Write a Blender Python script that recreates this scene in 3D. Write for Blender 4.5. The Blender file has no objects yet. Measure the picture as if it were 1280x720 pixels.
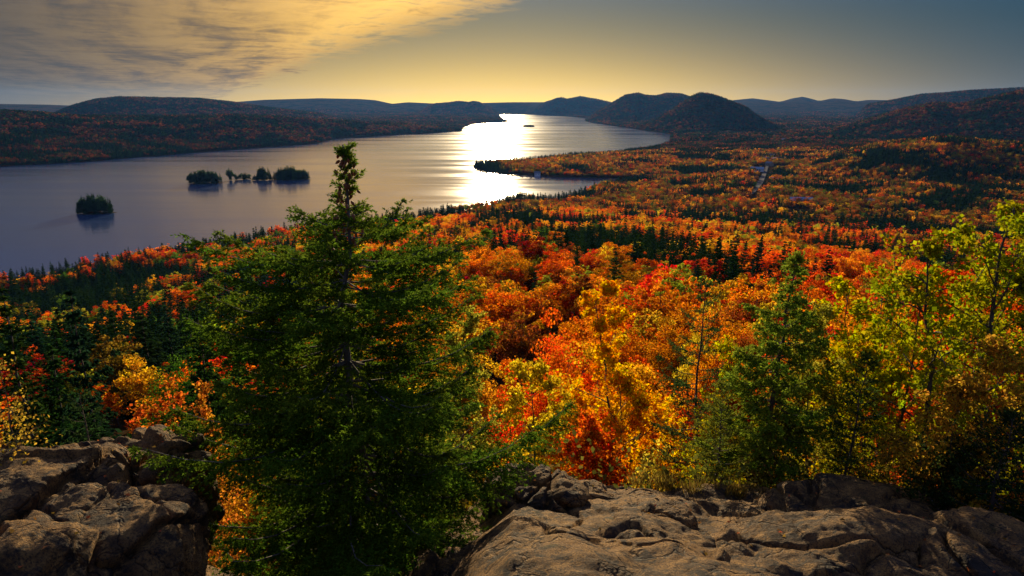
import bpy, math, random
import numpy as np
from mathutils import Vector, Matrix

C = bpy.context.scene
COL = C.collection
R = math.radians

# ------------------------------------------------------------------ camera, sky, sun, exposure
CAMZ = 150.0
PITCH = 15.2
FPX = 853.0                      # focal length in pixels of the 1280 px wide photograph
cam_d = bpy.data.cameras.new('camera')
cam_d.sensor_width = 36.0
cam_d.lens = 36.0 * FPX / 1280.0
cam_d.clip_start = 0.1
cam_d.clip_end = 60000.0
cam = bpy.data.objects.new('camera', cam_d)
cam.location = (0, 0, CAMZ)
cam.rotation_euler = (R(90 - PITCH), 0, 0)
COL.objects.link(cam)
C.camera = cam

SUN_EL, SUN_AZ = 11.0, -1.5       # degrees; azimuth from +Y towards +X
SUN_DIR = Vector((math.sin(R(SUN_AZ)) * math.cos(R(SUN_EL)), math.cos(R(SUN_AZ)) * math.cos(R(SUN_EL)), math.sin(R(SUN_EL))))
sun_d = bpy.data.lights.new('sun', 'SUN')
sun_d.energy = 5.0
sun_d.angle = R(0.5)
sun_d.color = (1.0, 0.77, 0.45)
sun = bpy.data.objects.new('sun', sun_d)
sun.rotation_euler = (-SUN_DIR).to_track_quat('-Z', 'Y').to_euler()
COL.objects.link(sun)

C.view_settings.view_transform = 'Standard'
C.view_settings.look = 'None'
C.view_settings.gamma = 1.0
C.view_settings.exposure = 0.6
C.view_settings.use_curve_mapping = False
C.cycles.use_denoising = True
C.cycles.max_bounces = 6
C.cycles.diffuse_bounces = 2
C.cycles.glossy_bounces = 2
C.cycles.transmission_bounces = 3
C.cycles.transparent_max_bounces = 4
C.cycles.volume_bounces = 0
C.cycles.sample_clamp_indirect = 4.0


class NT:
    """small helper to write node trees"""
    def __init__(s, tree):
        s.t = tree; s.n = tree.nodes; s.l = tree.links
    def add(s, typ, **kw):
        n = s.n.new(typ)
        for k, v in kw.items(): setattr(n, k, v)
        return n
    def set(s, sock, v):
        if hasattr(v, 'links'): s.l.new(v, sock)
        elif v is not None:
            try: sock.default_value = v
            except Exception: sock.default_value = tuple(v) + (1.0,)
    def math(s, op, a, b=None, c=None, clamp=False):
        n = s.add('ShaderNodeMath', operation=op, use_clamp=clamp)
        s.set(n.inputs[0], a); s.set(n.inputs[1], b)
        if c is not None: s.set(n.inputs[2], c)
        return n.outputs[0]
    def mix(s, f, a, b, blend='MIX'):
        n = s.add('ShaderNodeMix', data_type='RGBA', blend_type=blend)
        s.set(n.inputs[0], f); s.set(n.inputs[6], a); s.set(n.inputs[7], b)
        return n.outputs[2]
    def noise(s, vec, scale, detail=4.0, rough=0.55, dist=0.0):
        n = s.add('ShaderNodeTexNoise')
        if vec is not None: s.l.new(vec, n.inputs['Vector'])
        n.inputs['Scale'].default_value = scale; n.inputs['Detail'].default_value = detail
        n.inputs['Roughness'].default_value = rough; n.inputs['Distortion'].default_value = dist
        return n.outputs['Fac']
    def smooth(s, v, a, b, lo=0.0, hi=1.0):
        n = s.add('ShaderNodeMapRange', interpolation_type='SMOOTHSTEP')
        s.set(n.inputs[0], v)
        n.inputs[1].default_value = a; n.inputs[2].default_value = b
        n.inputs[3].default_value = lo; n.inputs[4].default_value = hi
        return n.outputs[0]
    def scale(s, vec, xyz):
        n = s.add('ShaderNodeMapping'); s.l.new(vec, n.inputs[0]); n.inputs['Scale'].default_value = xyz
        return n.outputs[0]
    def bump(s, h, strength, dist, normal=None):
        n = s.add('ShaderNodeBump'); s.l.new(h, n.inputs['Height'])
        n.inputs['Strength'].default_value = strength; n.inputs['Distance'].default_value = dist
        if normal: s.l.new(normal, n.inputs['Normal'])
        return n.outputs[0]


def make_world():
    w = bpy.data.worlds.new('World'); C.world = w; w.use_nodes = True
    t = NT(w.node_tree)
    for n in list(t.n): t.n.remove(n)
    out = t.add('ShaderNodeOutputWorld'); bg = t.add('ShaderNodeBackground')
    bg.inputs['Strength'].default_value = 0.1
    sky = t.add('ShaderNodeTexSky', sky_type='NISHITA', sun_disc=False)
    sky.sun_elevation = R(SUN_EL); sky.sun_rotation = R(SUN_AZ)
    sky.altitude = 500; sky.air_density = 1.3; sky.dust_density = 2.0; sky.ozone_density = 1.5
    tc = t.add('ShaderNodeTexCoord')
    nv = t.add('ShaderNodeVectorMath', operation='NORMALIZE'); t.l.new(tc.outputs['Generated'], nv.inputs[0])
    sep = t.add('ShaderNodeSeparateXYZ'); t.l.new(nv.outputs[0], sep.inputs[0])
    x, y, z = sep.outputs
    zp = t.math('MAXIMUM', z, 0.0)
    hl = t.math('SQRT', t.math('ADD', t.math('MULTIPLY', x, x), t.math('MULTIPLY', y, y)))
    ca = t.math('DIVIDE', t.math('ADD', t.math('MULTIPLY', x, math.sin(R(SUN_AZ))), t.math('MULTIPLY', y, math.cos(R(SUN_AZ)))), t.math('MAXIMUM', hl, 1e-4))
    oneminus = t.math('SUBTRACT', 1.0, ca)
    def expo(v, k): return t.math('POWER', 2.718282, t.math('MULTIPLY', v, -1.0 / k))
    g1 = t.math('MULTIPLY', expo(oneminus, 0.095), expo(zp, 0.055))
    g2 = t.math('MULTIPLY', expo(oneminus, 0.095), expo(zp, 0.30))
    # blue evening sky, deepest away from the sun
    up = t.smooth(z, 0.09, 0.36)
    base = t.mix(up, (0.001, 0.036, 0.070, 1), (0.085, 0.135, 0.36, 1))
    base = t.mix(t.smooth(z, 0.45, 0.9), base, (0.03, 0.04, 0.11, 1))
    base = t.mix(t.smooth(ca, -0.3, 0.5, 0.30, 1.0), (0, 0, 0, 1), base)
    def scl(col, f):
        n = t.add('ShaderNodeVectorMath', operation='SCALE'); n.inputs[0].default_value = col; t.l.new(f, n.inputs[3]); return n.outputs[0]
    def addv(a, b):
        n = t.add('ShaderNodeVectorMath', operation='ADD'); t.l.new(a, n.inputs[0]); t.l.new(b, n.inputs[1]); return n.outputs[0]
    grad = addv(addv(base, scl((0.98, 0.55, -0.015), g1)), scl((0.026, 0.042, 0.032), g2))
    # Nishita keeps a share of the light, filtered warm like the graded evening
    sk = t.mix(1.0, sky.outputs[0], (0.0006, 0.0006, 0.0006, 1), 'MULTIPLY')
    col = addv(grad, sk)
    # one high cloud deck with a straight lit edge, drawn on a flat layer overhead
    den = t.math('ADD', zp, 0.012)
    u = t.math('DIVIDE', x, den); v = t.math('DIVIDE', y, den)
    # across = distance inside the edge, along = direction of the edge
    across = t.math('MULTIPLY', t.math('ADD', t.math('MULTIPLY', u, -0.9), t.math('MULTIPLY', t.math('SUBTRACT', v, 7.4), -0.43)), 1.0)
    along = t.math('ADD', t.math('MULTIPLY', u, -0.43), t.math('MULTIPLY', v, 0.9))
    cv = t.add('ShaderNodeCombineXYZ'); t.l.new(across, cv.inputs[0]); t.l.new(t.math('MULTIPLY', along, 0.17), cv.inputs[1])
    n1 = t.noise(cv.outputs[0], 0.9, 8, 0.62, 0.5)
    cw = t.add('ShaderNodeCombineXYZ'); t.l.new(t.math('MULTIPLY', u, 0.9), cw.inputs[0]); t.l.new(t.math('MULTIPLY', v, 0.8), cw.inputs[1])
    n2 = t.noise(cw.outputs[0], 1.6, 8, 0.66, 0.9)
    n0 = t.noise(cv.outputs[0], 0.3, 3, 0.5, 0.3)
    edge = t.math('ADD', across, t.math('ADD', t.math('MULTIPLY', t.math('SUBTRACT', n1, 0.5), 3.0), t.math('MULTIPLY', t.math('SUBTRACT', n2, 0.5), 2.2)))
    cover = t.smooth(edge, 0.0, 1.1)
    tear = t.smooth(t.math('ADD', t.math('MULTIPLY', n1, 0.6), t.math('MULTIPLY', n2, 0.4)), 0.30, 0.55, 0.72, 1.0)
    cover = t.math('MULTIPLY', cover, tear)
    cover = t.math('MULTIPLY', cover, t.smooth(z, 0.0, 0.035, 0.35, 1.0))
    # cloud colour: forward scattered gold near the sun, slate grey away from it
    ds = t.add('ShaderNodeVectorMath', operation='DOT_PRODUCT'); t.l.new(nv.outputs[0], ds.inputs[0]); ds.inputs[1].default_value = SUN_DIR
    fs = expo(t.math('SUBTRACT', 1.0, ds.outputs['Value']), 0.058)
    thick = t.smooth(t.math('ADD', t.math('MULTIPLY', n1, 0.6), t.math('MULTIPLY', n2, 0.4)), 0.38, 0.64, 1.0, 0.22)
    lit = scl((1.25, 0.68, 0.075), t.math('MULTIPLY', fs, thick))
    cc = addv(t.mix(up, (0.045, 0.048, 0.052, 1), (0.085, 0.115, 0.25, 1)), lit)
    col = t.mix(cover, col, cc)
    sc10 = t.add('ShaderNodeVectorMath', operation='SCALE'); t.l.new(col, sc10.inputs[0]); sc10.inputs[3].default_value = 10.0
    t.l.new(sc10.outputs[0], bg.inputs['Color']); t.l.new(bg.outputs[0], out.inputs['Surface'])

make_world()

# ------------------------------------------------------------------ pixels of the photograph to directions and ground points
cp, sp = math.cos(R(PITCH)), math.sin(R(PITCH))
def ray(px, py):
    a = (px - 640.0); b = 360.0 - py
    return (a, FPX * cp + b * sp, b * cp - FPX * sp)
def at_z(px, py, z=0.0):
    d = ray(px, py); k = (z - CAMZ) / d[2]
    return (d[0] * k, d[1] * k)
def at_d(px, py, dist):
    d = ray(px, py); k = dist / math.hypot(d[0], d[1])
    return (d[0] * k, d[1] * k, CAMZ + d[2] * k)
def to_px(x, y, z):
    dz = z - CAMZ
    f = y * cp - dz * sp; b = y * sp + dz * cp
    return 640 + FPX * x / f, 360 - FPX * b / f

# ------------------------------------------------------------------ value noise on arrays
def _h(ix, iy, iz, seed):
    h = (ix * 374761393 + iy * 668265263 + iz * 2147483647 + seed * 974634777) & 0xffffffff
    h = ((h ^ (h >> 13)) * 1274126177) & 0xffffffff
    h = (h ^ (h >> 16)) & 0xffffff
    return h / float(0xffffff)
def vnoise(x, y, z=None, seed=0):
    x = np.asarray(x, float); y = np.asarray(y, float)
    z = np.zeros_like(x) if z is None else np.asarray(z, float)
    ix, iy, iz = np.floor(x).astype(np.int64), np.floor(y).astype(np.int64), np.floor(z).astype(np.int64)
    fx, fy, fz = x - ix, y - iy, z - iz
    fx, fy, fz = [f * f * f * (f * (f * 6 - 15) + 10) for f in (fx, fy, fz)]
    r = 0
    for a in (0, 1):
        for b in (0, 1):
            for c in (0, 1):
                wt = (fx if a else 1 - fx) * (fy if b else 1 - fy) * (fz if c else 1 - fz)
                r = r + wt * _h(ix + a, iy + b, iz + c, seed)
    return r
def fbm(x, y, z=None, oct=4, seed=0, gain=0.5):
    r = 0; amp = 1; tot = 0; f = 1.0
    for o in range(oct):
        r = r + amp * vnoise(np.asarray(x) * f + 17.3 * o, np.asarray(y) * f + 5.1 * o, None if z is None else np.asarray(z) * f + 9.7 * o, seed + o)
        tot += amp; amp *= gain; f *= 2.03
    return r / tot

# ------------------------------------------------------------------ the lay of the land
LAKE_PX = [(-500, 400, 16), (-150, 362, 16), (0, 337, 16), (50, 331, 16), (110, 318, 16), (180, 302, 16), (230, 296, 16), (290, 287, 16), (340, 277, 16),
           (420, 268, 16), (508, 260, 16), (555, 252, 16), (588, 248, 16), (617, 241, 16), (653, 236, 16), (689, 240, 16), (725, 232, 16), (750, 227.5, 8),
           (804, 224.6, 0), (725, 222.4, 0), (689, 221.2, 0), (653, 219, 0), (625, 217, 0), (602, 214, 0), (590, 208, 0),
           (604, 196, 16), (660, 194.5, 16), (707, 189, 16), (761, 186.5, 16), (815, 180, 16), (838, 174, 16),
           (839, 167.5, 0), (808, 163.5, 0), (785, 160, 0), (761, 156.5, 0), (738, 153, 0), (731, 151, 0), (734, 148, 0),
           (715, 146, 0), (690, 144.6, 0), (650, 142.8, 0), (626, 142.6, 0), (624, 145, 0), (629, 149.5, 0), (635, 152.6, 0), (615, 153.6, 0), (590, 155, 0), (580, 159, 0), (577, 164, 0), (540, 166.5, 0),
           (500, 168.5, 0), (420, 173.5, 0), (395, 179.5, 0), (350, 183, 0), (300, 186.5, 0), (200, 194.5, 0), (100, 203, 0), (0, 208, 0), (-200, 217, 0), (-500, 232, 0)]
LAKE = np.array([at_z(*p) for p in LAKE_PX])
ISLES_PX = [(120, 266, 22, 9), (256, 229, 22, 5), (291, 225, 7, 3), (306, 224, 9, 3), (328, 225, 14, 4), (364, 224, 24, 5), (661, 158.6, 8, 1.0), (238, 229.5, 1, .3)]
def isle_params():
    r = []
    for px, py, hw, hh in ISLES_PX:
        x, y = at_z(px, py, 0); d = math.hypot(x, y)
        r.append((x, y, hw * d / 875.0 * 0.93, max(9.0, hw * d / 875.0 * 0.55)))
    return r
ISLES = isle_params()

def lake_sd(x, y):
    """signed distance to the shore: positive on land"""
    P = LAKE; Q = np.roll(P, -1, axis=0)
    best = np.full(x.shape, 1e18); inside = np.zeros(x.shape, bool)
    for (ax, ay), (bx, by) in zip(P, Q):
        ex, ey = bx - ax, by - ay
        t = np.clip(((x - ax) * ex + (y - ay) * ey) / (ex * ex + ey * ey), 0, 1)
        best = np.minimum(best, (x - ax - t * ex) ** 2 + (y - ay - t * ey) ** 2)
        c = ((ay > y) != (by > y)) & (x < (bx - ax) * (y - ay) / (by - ay + 1e-12) + ax)
        inside ^= c
    return np.where(inside, -1, 1) * np.sqrt(best)

PROF = {-37: [(1.5, -2.4), (4, -3.3), (6, -4.3), (9, -5.2), (12, -6.8), (15, -12), (20, -18), (40, -26), (60, -31), (100, -42), (150, -56), (270, -90), (450, -128), (620, -146), (900, -155)],
        -18: [(1.5, -2.6), (4, -4.4), (6, -6.0), (9, -8.0), (12, -9.6), (15, -13), (20, -18), (40, -29), (60, -35), (120, -52), (270, -84), (450, -110), (700, -138), (900, -150)],
        0: [(1.5, -2.2), (4, -3.4), (6, -4.7), (9, -6.0), (12, -7.2), (15, -11.5), (20, -17), (30, -24), (60, -32), (120, -45), (200, -58), (350, -80), (560, -106), (800, -130), (1000, -146), (1500, -150)],
        37: [(1.5, -2.2), (4, -3.4), (6, -4.6), (9, -5.8), (12, -7.0), (15, -10), (20, -15), (60, -30), (120, -43), (250, -66), (500, -106), (700, -132), (900, -142), (1500, -146)]}
def mountain(x, y, d):
    az = np.degrees(np.arctan2(x, y)); ld = np.log(np.maximum(d, 1.0))
    keys = sorted(PROF)
    vals = [np.interp(ld, [math.log(a) for a, b in PROF[k]], [b for a, b in PROF[k]]) for k in keys]
    r = np.where(az <= keys[0], vals[0], vals[-1])
    for i in range(len(keys) - 1):
        f = np.clip((az - keys[i]) / (keys[i + 1] - keys[i]), 0, 1)
        m = (az > keys[i]) & (az <= keys[i + 1])
        r = np.where(m, vals[i] * (1 - f) + vals[i + 1] * f, r)
    return CAMZ + r

RIDGES = [  # distance, half width, crown allowance, [(px, py)...] of the skyline in the photograph
    (3400, 900, 16, [(-300, 138), (-100, 139), (0, 135), (50, 138), (100, 142), (200, 143), (300, 141), (400, 147), (500, 153), (560, 159), (585, 170), (600, 230)]),
    (6000, 1100, 10, [(-300, 150), (60, 143), (90, 131), (120, 123.5), (150, 120.5), (200, 121.5), (250, 122.5), (290, 127), (340, 134), (400, 141), (460, 160)]),
    (10500, 1300, 8, [(-300, 126), (0, 129), (60, 130), (85, 131), (180, 131), (290, 127), (330, 124), (400, 122), (450, 123), (470, 124.5), (490, 129), (510, 127), (540, 128.5), (600, 128), (640, 127)]),
    (9000, 800, 8, [(500, 150), (544, 129), (560, 128), (573, 126), (586, 127.5), (599, 124), (615, 126), (631, 123), (640, 122), (653, 119.5), (668, 120.5), (682, 120), (700, 120.5), (709, 123.5), (725, 120.3), (747, 124), (765, 128), (800, 140)]),
    (6500, 800, 9, [(730, 150), (747, 125), (761, 121.5), (772, 119.5), (783, 117.5), (797, 115.5), (806, 118), (819, 119), (833, 115.5), (851, 116.5), (875, 124), (900, 145)]),
    (4200, 500, 12, [(790, 165), (805, 150), (820, 139), (835, 130), (850, 121.5), (862, 116), (874, 114), (885, 115), (895, 117.5), (910, 123), (925, 128.5), (935, 133), (945, 141), (960, 149), (985, 157), (1010, 166), (1030, 190)]),
    (11500, 1300, 8, [(880, 140), (915, 124.5), (940, 122), (960, 124.5), (975, 126.5), (990, 122), (1003, 120), (1015, 123), (1024, 125.5), (1040, 122), (1055, 123), (1070, 126), (1085, 124), (1110, 124.5), (1200, 125), (1500, 124)]),
    (7200, 900, 9, [(1060, 160), (1085, 130), (1110, 125.5), (1130, 121.5), (1150, 117.5), (1180, 115.5), (1210, 112.5), (1250, 110.5), (1280, 109), (1500, 107)]),
    (3600, 650, 13, [(980, 190), (1020, 165), (1060, 156), (1100, 143), (1140, 131.5), (1170, 126.5), (1200, 128), (1230, 121), (1260, 114), (1280, 110), (1400, 96), (1500, 96)]),
    (1750, 330, 15, [(955, 260), (980, 214), (1020, 196), (1060, 185), (1100, 176), (1150, 170), (1190, 167), (1230, 170), (1280, 174), (1400, 176), (1600, 180)]),
]
def height(x, y):
    x = np.asarray(x, float); y = np.asarray(y, float)
    d = np.hypot(x, y); px = 640 + (x / np.maximum(y, 1e-3)) * FPX / cp * 1.0
    # pixel column of the azimuth near the horizon line
    px = np.where(y > 0.05 * d, px, np.where(x > 0, 1e5, -1e5))
    sd = lake_sd(x, y)
    land = 0.8 + 14 * (1 - np.exp(-np.maximum(sd, 0) / 260.0)) + (fbm(x / 420, y / 420, oct=4, seed=3) - 0.5) * 30 * np.clip(sd / 500, 0, 1)
    land = np.maximum(land, 0.8)
    for D, wd, crown, pts in RIDGES:
        crown += 3 if D in (4200, 6500) else 0
        xs = np.array([p[0] for p in pts], float)
        hz = []
        for p, q in pts:
            a, f, b = ray(p, q); hz.append(CAMZ + D * b / math.hypot(a, f) - crown)
        hz = np.interp(px, xs, np.array(hz))
        rough = 1 + (fbm(x / 600 + D, y / 600, oct=4, seed=11) - 0.5) * 0.9 * np.clip(np.abs(d - D) / wd, 0, 1)
        h = hz * np.exp(-((d - D) / wd) ** 2 * rough)
        land = np.maximum(land, h * np.clip(sd / 350.0, 0, 1) ** 0.7)
    k = np.clip(sd / 220.0, 0, 1); k = k * k * (3 - 2 * k)
    m = mountain(x, y, d) * k
    m = m + (fbm(x / 60, y / 60, oct=4, seed=5) - 0.5) * 9 * np.clip((d - 20) / 150, 0, 1) * k
    land = np.maximum(land, m)
    h = np.where(sd > 0, land, -np.minimum(6.0, 0.6 + np.abs(sd) * 0.1))
    for ix, iy, rx, ry in ISLES:
        q = ((x - ix) / rx) ** 2 + ((y - iy) / ry) ** 2
        h = np.where(q < 1.6, np.maximum(h, 1.6 * (1.25 - q)), h)
    return h

# ------------------------------------------------------------------ mesh helpers
def mesh_np(name, verts, faces, tint=None, smooth=False):
    me = bpy.data.meshes.new(name)
    verts = np.asarray(verts, np.float32); faces = np.asarray(faces, np.int32)
    k = faces.shape[1]
    me.vertices.add(len(verts)); me.vertices.foreach_set('co', verts.ravel())
    me.loops.add(faces.size); me.loops.foreach_set('vertex_index', faces.ravel())
    me.polygons.add(len(faces))
    me.polygons.foreach_set('loop_start', np.arange(0, faces.size, k, dtype=np.int32))
    if smooth: me.polygons.foreach_set('use_smooth', np.ones(len(faces), bool))
    me.update(calc_edges=True)
    if tint is not None:
        a = me.attributes.new('tint', 'FLOAT', 'FACE'); a.data.foreach_set('value', np.asarray(tint, np.float32))
    return me
def link(name, me, mat=None, parent=None, loc=None):
    o = bpy.data.objects.new(name, me); COL.objects.link(o)
    if mat is not None and me is not None and not me.materials: me.materials.append(mat)
    if parent is not None: o.parent = parent
    if loc is not None: o.location = loc
    return o
def tag(o, label=None, cat=None, group=None, kind=None):
    if label: o['label'] = label
    if cat: o['category'] = cat
    if group: o['group'] = group
    if kind: o['kind'] = kind
    return o
def unit(v): return v / np.maximum(np.linalg.norm(v, axis=-1, keepdims=True), 1e-9)

def kites(cen, dirn, nrm, L, W, rng, fold=0.12):
    """leaf shaped quads: arrays of centres, directions, normals, lengths, widths"""
    dirn = unit(dirn); side = unit(np.cross(dirn, nrm)); up = np.cross(side, dirn)
    L = np.broadcast_to(np.asarray(L, float).reshape(-1, 1), (len(cen), 1)); W = np.broadcast_to(np.asarray(W, float).reshape(-1, 1), (len(cen), 1))
    v = np.empty((len(cen), 4, 3))
    v[:, 0] = cen - dirn * L * .5
    v[:, 1] = cen + side * W * .5 + up * L * fold - dirn * L * .05
    v[:, 2] = cen + dirn * L * .5
    v[:, 3] = cen - side * W * .5 + up * L * fold - dirn * L * .05
    f = np.arange(len(cen) * 4).reshape(-1, 4)
    return v.reshape(-1, 3), f
def rand_unit(rng, n):
    return unit(rng.normal(size=(n, 3)))

def tubes(polys, sides=6):
    V = []; F = []; o = 0
    for pts, rad in polys:
        pts = np.asarray(pts, float); rad = np.asarray(rad, float); n = len(pts)
        t = unit(np.gradient(pts, axis=0))
        ref = np.array([0.31, 0.95, 0.1]) if abs(t[0][2]) > 0.8 else np.array([0.1, 0.05, 1.0])
        a = unit(np.cross(t, ref)); b = np.cross(t, a)
        ang = np.linspace(0, 2 * np.pi, sides, endpoint=False)
        ring = pts[:, None] + rad[:, None, None] * (np.cos(ang)[None, :, None] * a[:, None] + np.sin(ang)[None, :, None] * b[:, None])
        V.append(ring.reshape(-1, 3))
        i = np.arange(n - 1)[:, None] * sides + np.arange(sides)[None]
        j = np.arange(n - 1)[:, None] * sides + (np.arange(sides)[None] + 1) % sides
        F.append(np.stack([i, j, j + sides, i + sides], -1).reshape(-1, 4) + o); o += n * sides
    return np.concatenate(V), np.concatenate(F)

# ------------------------------------------------------------------ materials
def new_mat(name):
    m = bpy.data.materials.new(name); m.use_nodes = True
    t = NT(m.node_tree)
    for n in list(t.n): t.n.remove(n)
    out = t.add('ShaderNodeOutputMaterial')
    return m, t, out
def leaf_mat(name, src, trans=0.5, hue=0.05, sat=1.0, val=(0.5, 1.5)):
    m, t, out = new_mat(name)
    if src == 'obj': col = t.add('ShaderNodeObjectInfo').outputs['Color']
    elif src == 'inst': col = t.add('ShaderNodeAttribute', attribute_name='col', attribute_type='INSTANCER').outputs['Color']
    else:
        rgb = t.add('ShaderNodeRGB'); rgb.outputs[0].default_value = tuple(src) + (1,); col = rgb.outputs[0]
    ti = t.add('ShaderNodeAttribute', attribute_name='tint').outputs['Fac']
    hs = t.add('ShaderNodeHueSaturation'); t.l.new(col, hs.inputs['Color'])
    t.l.new(t.math('ADD', 0.5 - hue * .4, t.math('MULTIPLY', ti, hue)), hs.inputs['Hue'])
    hs.inputs['Saturation'].default_value = sat
    fr = t.math('FRACT', t.math('MULTIPLY', ti, 7.31))
    t.l.new(t.math('ADD', val[0], t.math('MULTIPLY', fr, val[1] - val[0])), hs.inputs['Value'])
    d = t.add('ShaderNodeBsdfDiffuse'); t.l.new(hs.outputs[0], d.inputs[0])
    tr = t.add('ShaderNodeBsdfTranslucent'); t.l.new(hs.outputs[0], tr.inputs[0])
    mx = t.add('ShaderNodeMixShader'); mx.inputs[0].default_value = trans
    t.l.new(d.outputs[0], mx.inputs[1]); t.l.new(tr.outputs[0], mx.inputs[2])
    t.l.new(mx.outputs[0], out.inputs[0])
    return m
def bark_mat(name, a, b, scale=14.0):
    m, t, out = new_mat(name)
    p = t.add('ShaderNodeBsdfPrincipled'); p.inputs['Roughness'].default_value = 0.9
    tc = t.add('ShaderNodeTexCoord'); v = t.scale(tc.outputs['Object'], (1, 1, 0.25))
    n = t.noise(v, scale, 6, 0.65)
    t.l.new(t.mix(t.smooth(n, 0.3, 0.7), a + (1,), b + (1,)), p.inputs['Base Color'])
    t.l.new(t.bump(n, 0.8, 0.03), p.inputs['Normal'])
    t.l.new(p.outputs[0], out.inputs[0])
    return m
LEAF_OBJ = leaf_mat('broad_leaf', 'obj', 0.62, 0.07, 1.0, (0.35, 1.5))
LEAF_INST = leaf_mat('forest_leaf', 'inst', 0.66, 0.05, 1.0, (0.6, 1.7))
NEEDLE_OBJ = leaf_mat('needle', 'obj', 0.5, 0.06, 1.0, (0.5, 1.5))
NEEDLE_INST = leaf_mat('forest_needle', 'inst', 0.25, 0.05)
BARK = bark_mat('bark_dark', (0.035, 0.026, 0.02), (0.11, 0.085, 0.065))
BARK_GREY = bark_mat('bark_grey', (0.07, 0.06, 0.05), (0.2, 0.18, 0.155))

def rock_mat(name, k=1.0, seed=0.0):
    m, t, out = new_mat(name)
    p = t.add('ShaderNodeBsdfPrincipled'); p.inputs['Roughness'].default_value = 0.82
    p.inputs['Specular IOR Level'].default_value = 0.3
    tc = t.add('ShaderNodeTexCoord'); mp = t.add('ShaderNodeMapping'); t.l.new(tc.outputs['Object'], mp.inputs[0]); mp.inputs['Location'].default_value = (seed, seed * 2, 0)
    v = mp.outputs[0]
    big = t.noise(v, 0.9, 5, 0.6, 0.4); mid = t.noise(v, 5.0, 8, 0.7, 0.3); fine = t.noise(v, 42.0, 5, 0.7); lich = t.noise(v, 2.6, 8, 0.72, 0.8)
    c = t.mix(t.smooth(big, 0.38, 0.62), (0.085 * k, 0.050 * k, 0.024 * k, 1), (0.42 * k, 0.22 * k, 0.06 * k, 1))
    c = t.mix(t.smooth(mid, 0.45, 0.62, 0, 0.85), c, (0.58 * k, 0.32 * k, 0.09 * k, 1))
    c = t.mix(t.smooth(lich, 0.53, 0.60, 0, 0.9), c, (0.035 * k, 0.032 * k, 0.028 * k, 1))
    c = t.mix(t.smooth(lich, 0.33, 0.40, 0.45, 0.0), c, (0.40 * k, 0.29 * k, 0.15 * k, 1))
    moss = t.noise(v, 1.7, 7, 0.7, 0.5)
    c = t.mix(t.smooth(moss, 0.60, 0.68, 0, 0.8), c, (0.075 * k, 0.075 * k, 0.018 * k, 1))
    c = t.mix(t.smooth(fine, 0.48, 0.60, 0, 0.8), c, (0.04 * k, 0.032 * k, 0.024 * k, 1))
    cfin = c
    vo = t.add('ShaderNodeTexVoronoi', feature='DISTANCE_TO_EDGE'); vo.inputs['Scale'].default_value = 1.1
    wv = t.add('ShaderNodeVectorMath', operation='ADD'); t.l.new(v, wv.inputs[0])
    nz = t.add('ShaderNodeTexNoise'); t.l.new(v, nz.inputs['Vector']); nz.inputs['Scale'].default_value = 1.6; nz.inputs['Detail'].default_value = 5
    t.l.new(nz.outputs['Color'], wv.inputs[1]); t.l.new(wv.outputs[0], vo.inputs['Vector'])
    crack = t.smooth(vo.outputs['Distance'], 0.0, 0.03)
    t.l.new(t.mix(t.smooth(vo.outputs['Distance'], 0.0, 0.02, 0.75, 0.0), cfin, (0.012, 0.010, 0.008, 1)), p.inputs['Base Color'])
    grit = t.noise(v, 16.0, 8, 0.75, 0.2); b1 = t.bump(mid, 1.0, 0.22); b0 = t.bump(grit, 1.0, 0.10, b1); b2 = t.bump(fine, 1.0, 0.04, b0); b3 = t.bump(crack, 0.8, 0.06, b2)
    t.l.new(b3, p.inputs['Normal']); t.l.new(p.outputs[0], out.inputs[0])
    return m
ROCK = rock_mat('granite', 1.0)
ROCK2 = rock_mat('granite_grey', 0.85, 7.3)

def ground_mat():
    m, t, out = new_mat('forest_floor')
    p = t.add('ShaderNodeBsdfPrincipled'); p.inputs['Roughness'].default_value = 1.0; p.inputs['Specular IOR Level'].default_value = 0.0
    geo = t.add('ShaderNodeNewGeometry'); pos = geo.outputs['Position']
    ln = t.add('ShaderNodeVectorMath', operation='LENGTH'); t.l.new(t.scale(pos, (1, 1, 0)), ln.inputs[0])
    far = t.smooth(ln.outputs['Value'], 150, 900); near = t.smooth(ln.outputs['Value'], 14.0, 17.0)
    a = t.noise(pos, 1 / 24.0, 3, 0.6); b = t.noise(pos, 1 / 9.0, 2, 0.6); c = t.noise(pos, 1 / 130.0, 4, 0.6); f = t.noise(pos, 3.0, 6, 0.7)
    wood = t.mix(t.smooth(a, 0.42, 0.58), (0.018, 0.026, 0.010, 1), (0.085, 0.030, 0.012, 1))
    wood = t.mix(t.smooth(b, 0.5, 0.62), wood, (0.10, 0.055, 0.014, 1))
    wood = t.mix(t.smooth(c, 0.45, 0.62), wood, (0.02, 0.028, 0.012, 1))
    soil = t.mix(t.smooth(f, 0.35, 0.65), (0.016, 0.012, 0.007, 1), (0.06, 0.035, 0.016, 1))
    rock = t.mix(t.smooth(f, 0.35, 0.65), (0.05, 0.035, 0.022, 1), (0.17, 0.115, 0.07, 1))
    col = t.mix(far, t.mix(near, rock, soil), wood)
    t.l.new(col, p.inputs['Base Color'])
    bm = t.bump(b, 1.0, 6.0); mx = t.mix(far, (0, 0, 1, 1), (0, 0, 1, 1))
    bmn = t.add('ShaderNodeMix', data_type='VECTOR'); t.l.new(far, bmn.inputs[0])
    bf = t.bump(f, 0.8, 0.12); t.l.new(bf, bmn.inputs[4]); t.l.new(bm, bmn.inputs[5])
    t.l.new(bmn.outputs[1], p.inputs['Normal'])
    t.l.new(p.outputs[0], out.inputs[0])
    return m

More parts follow.
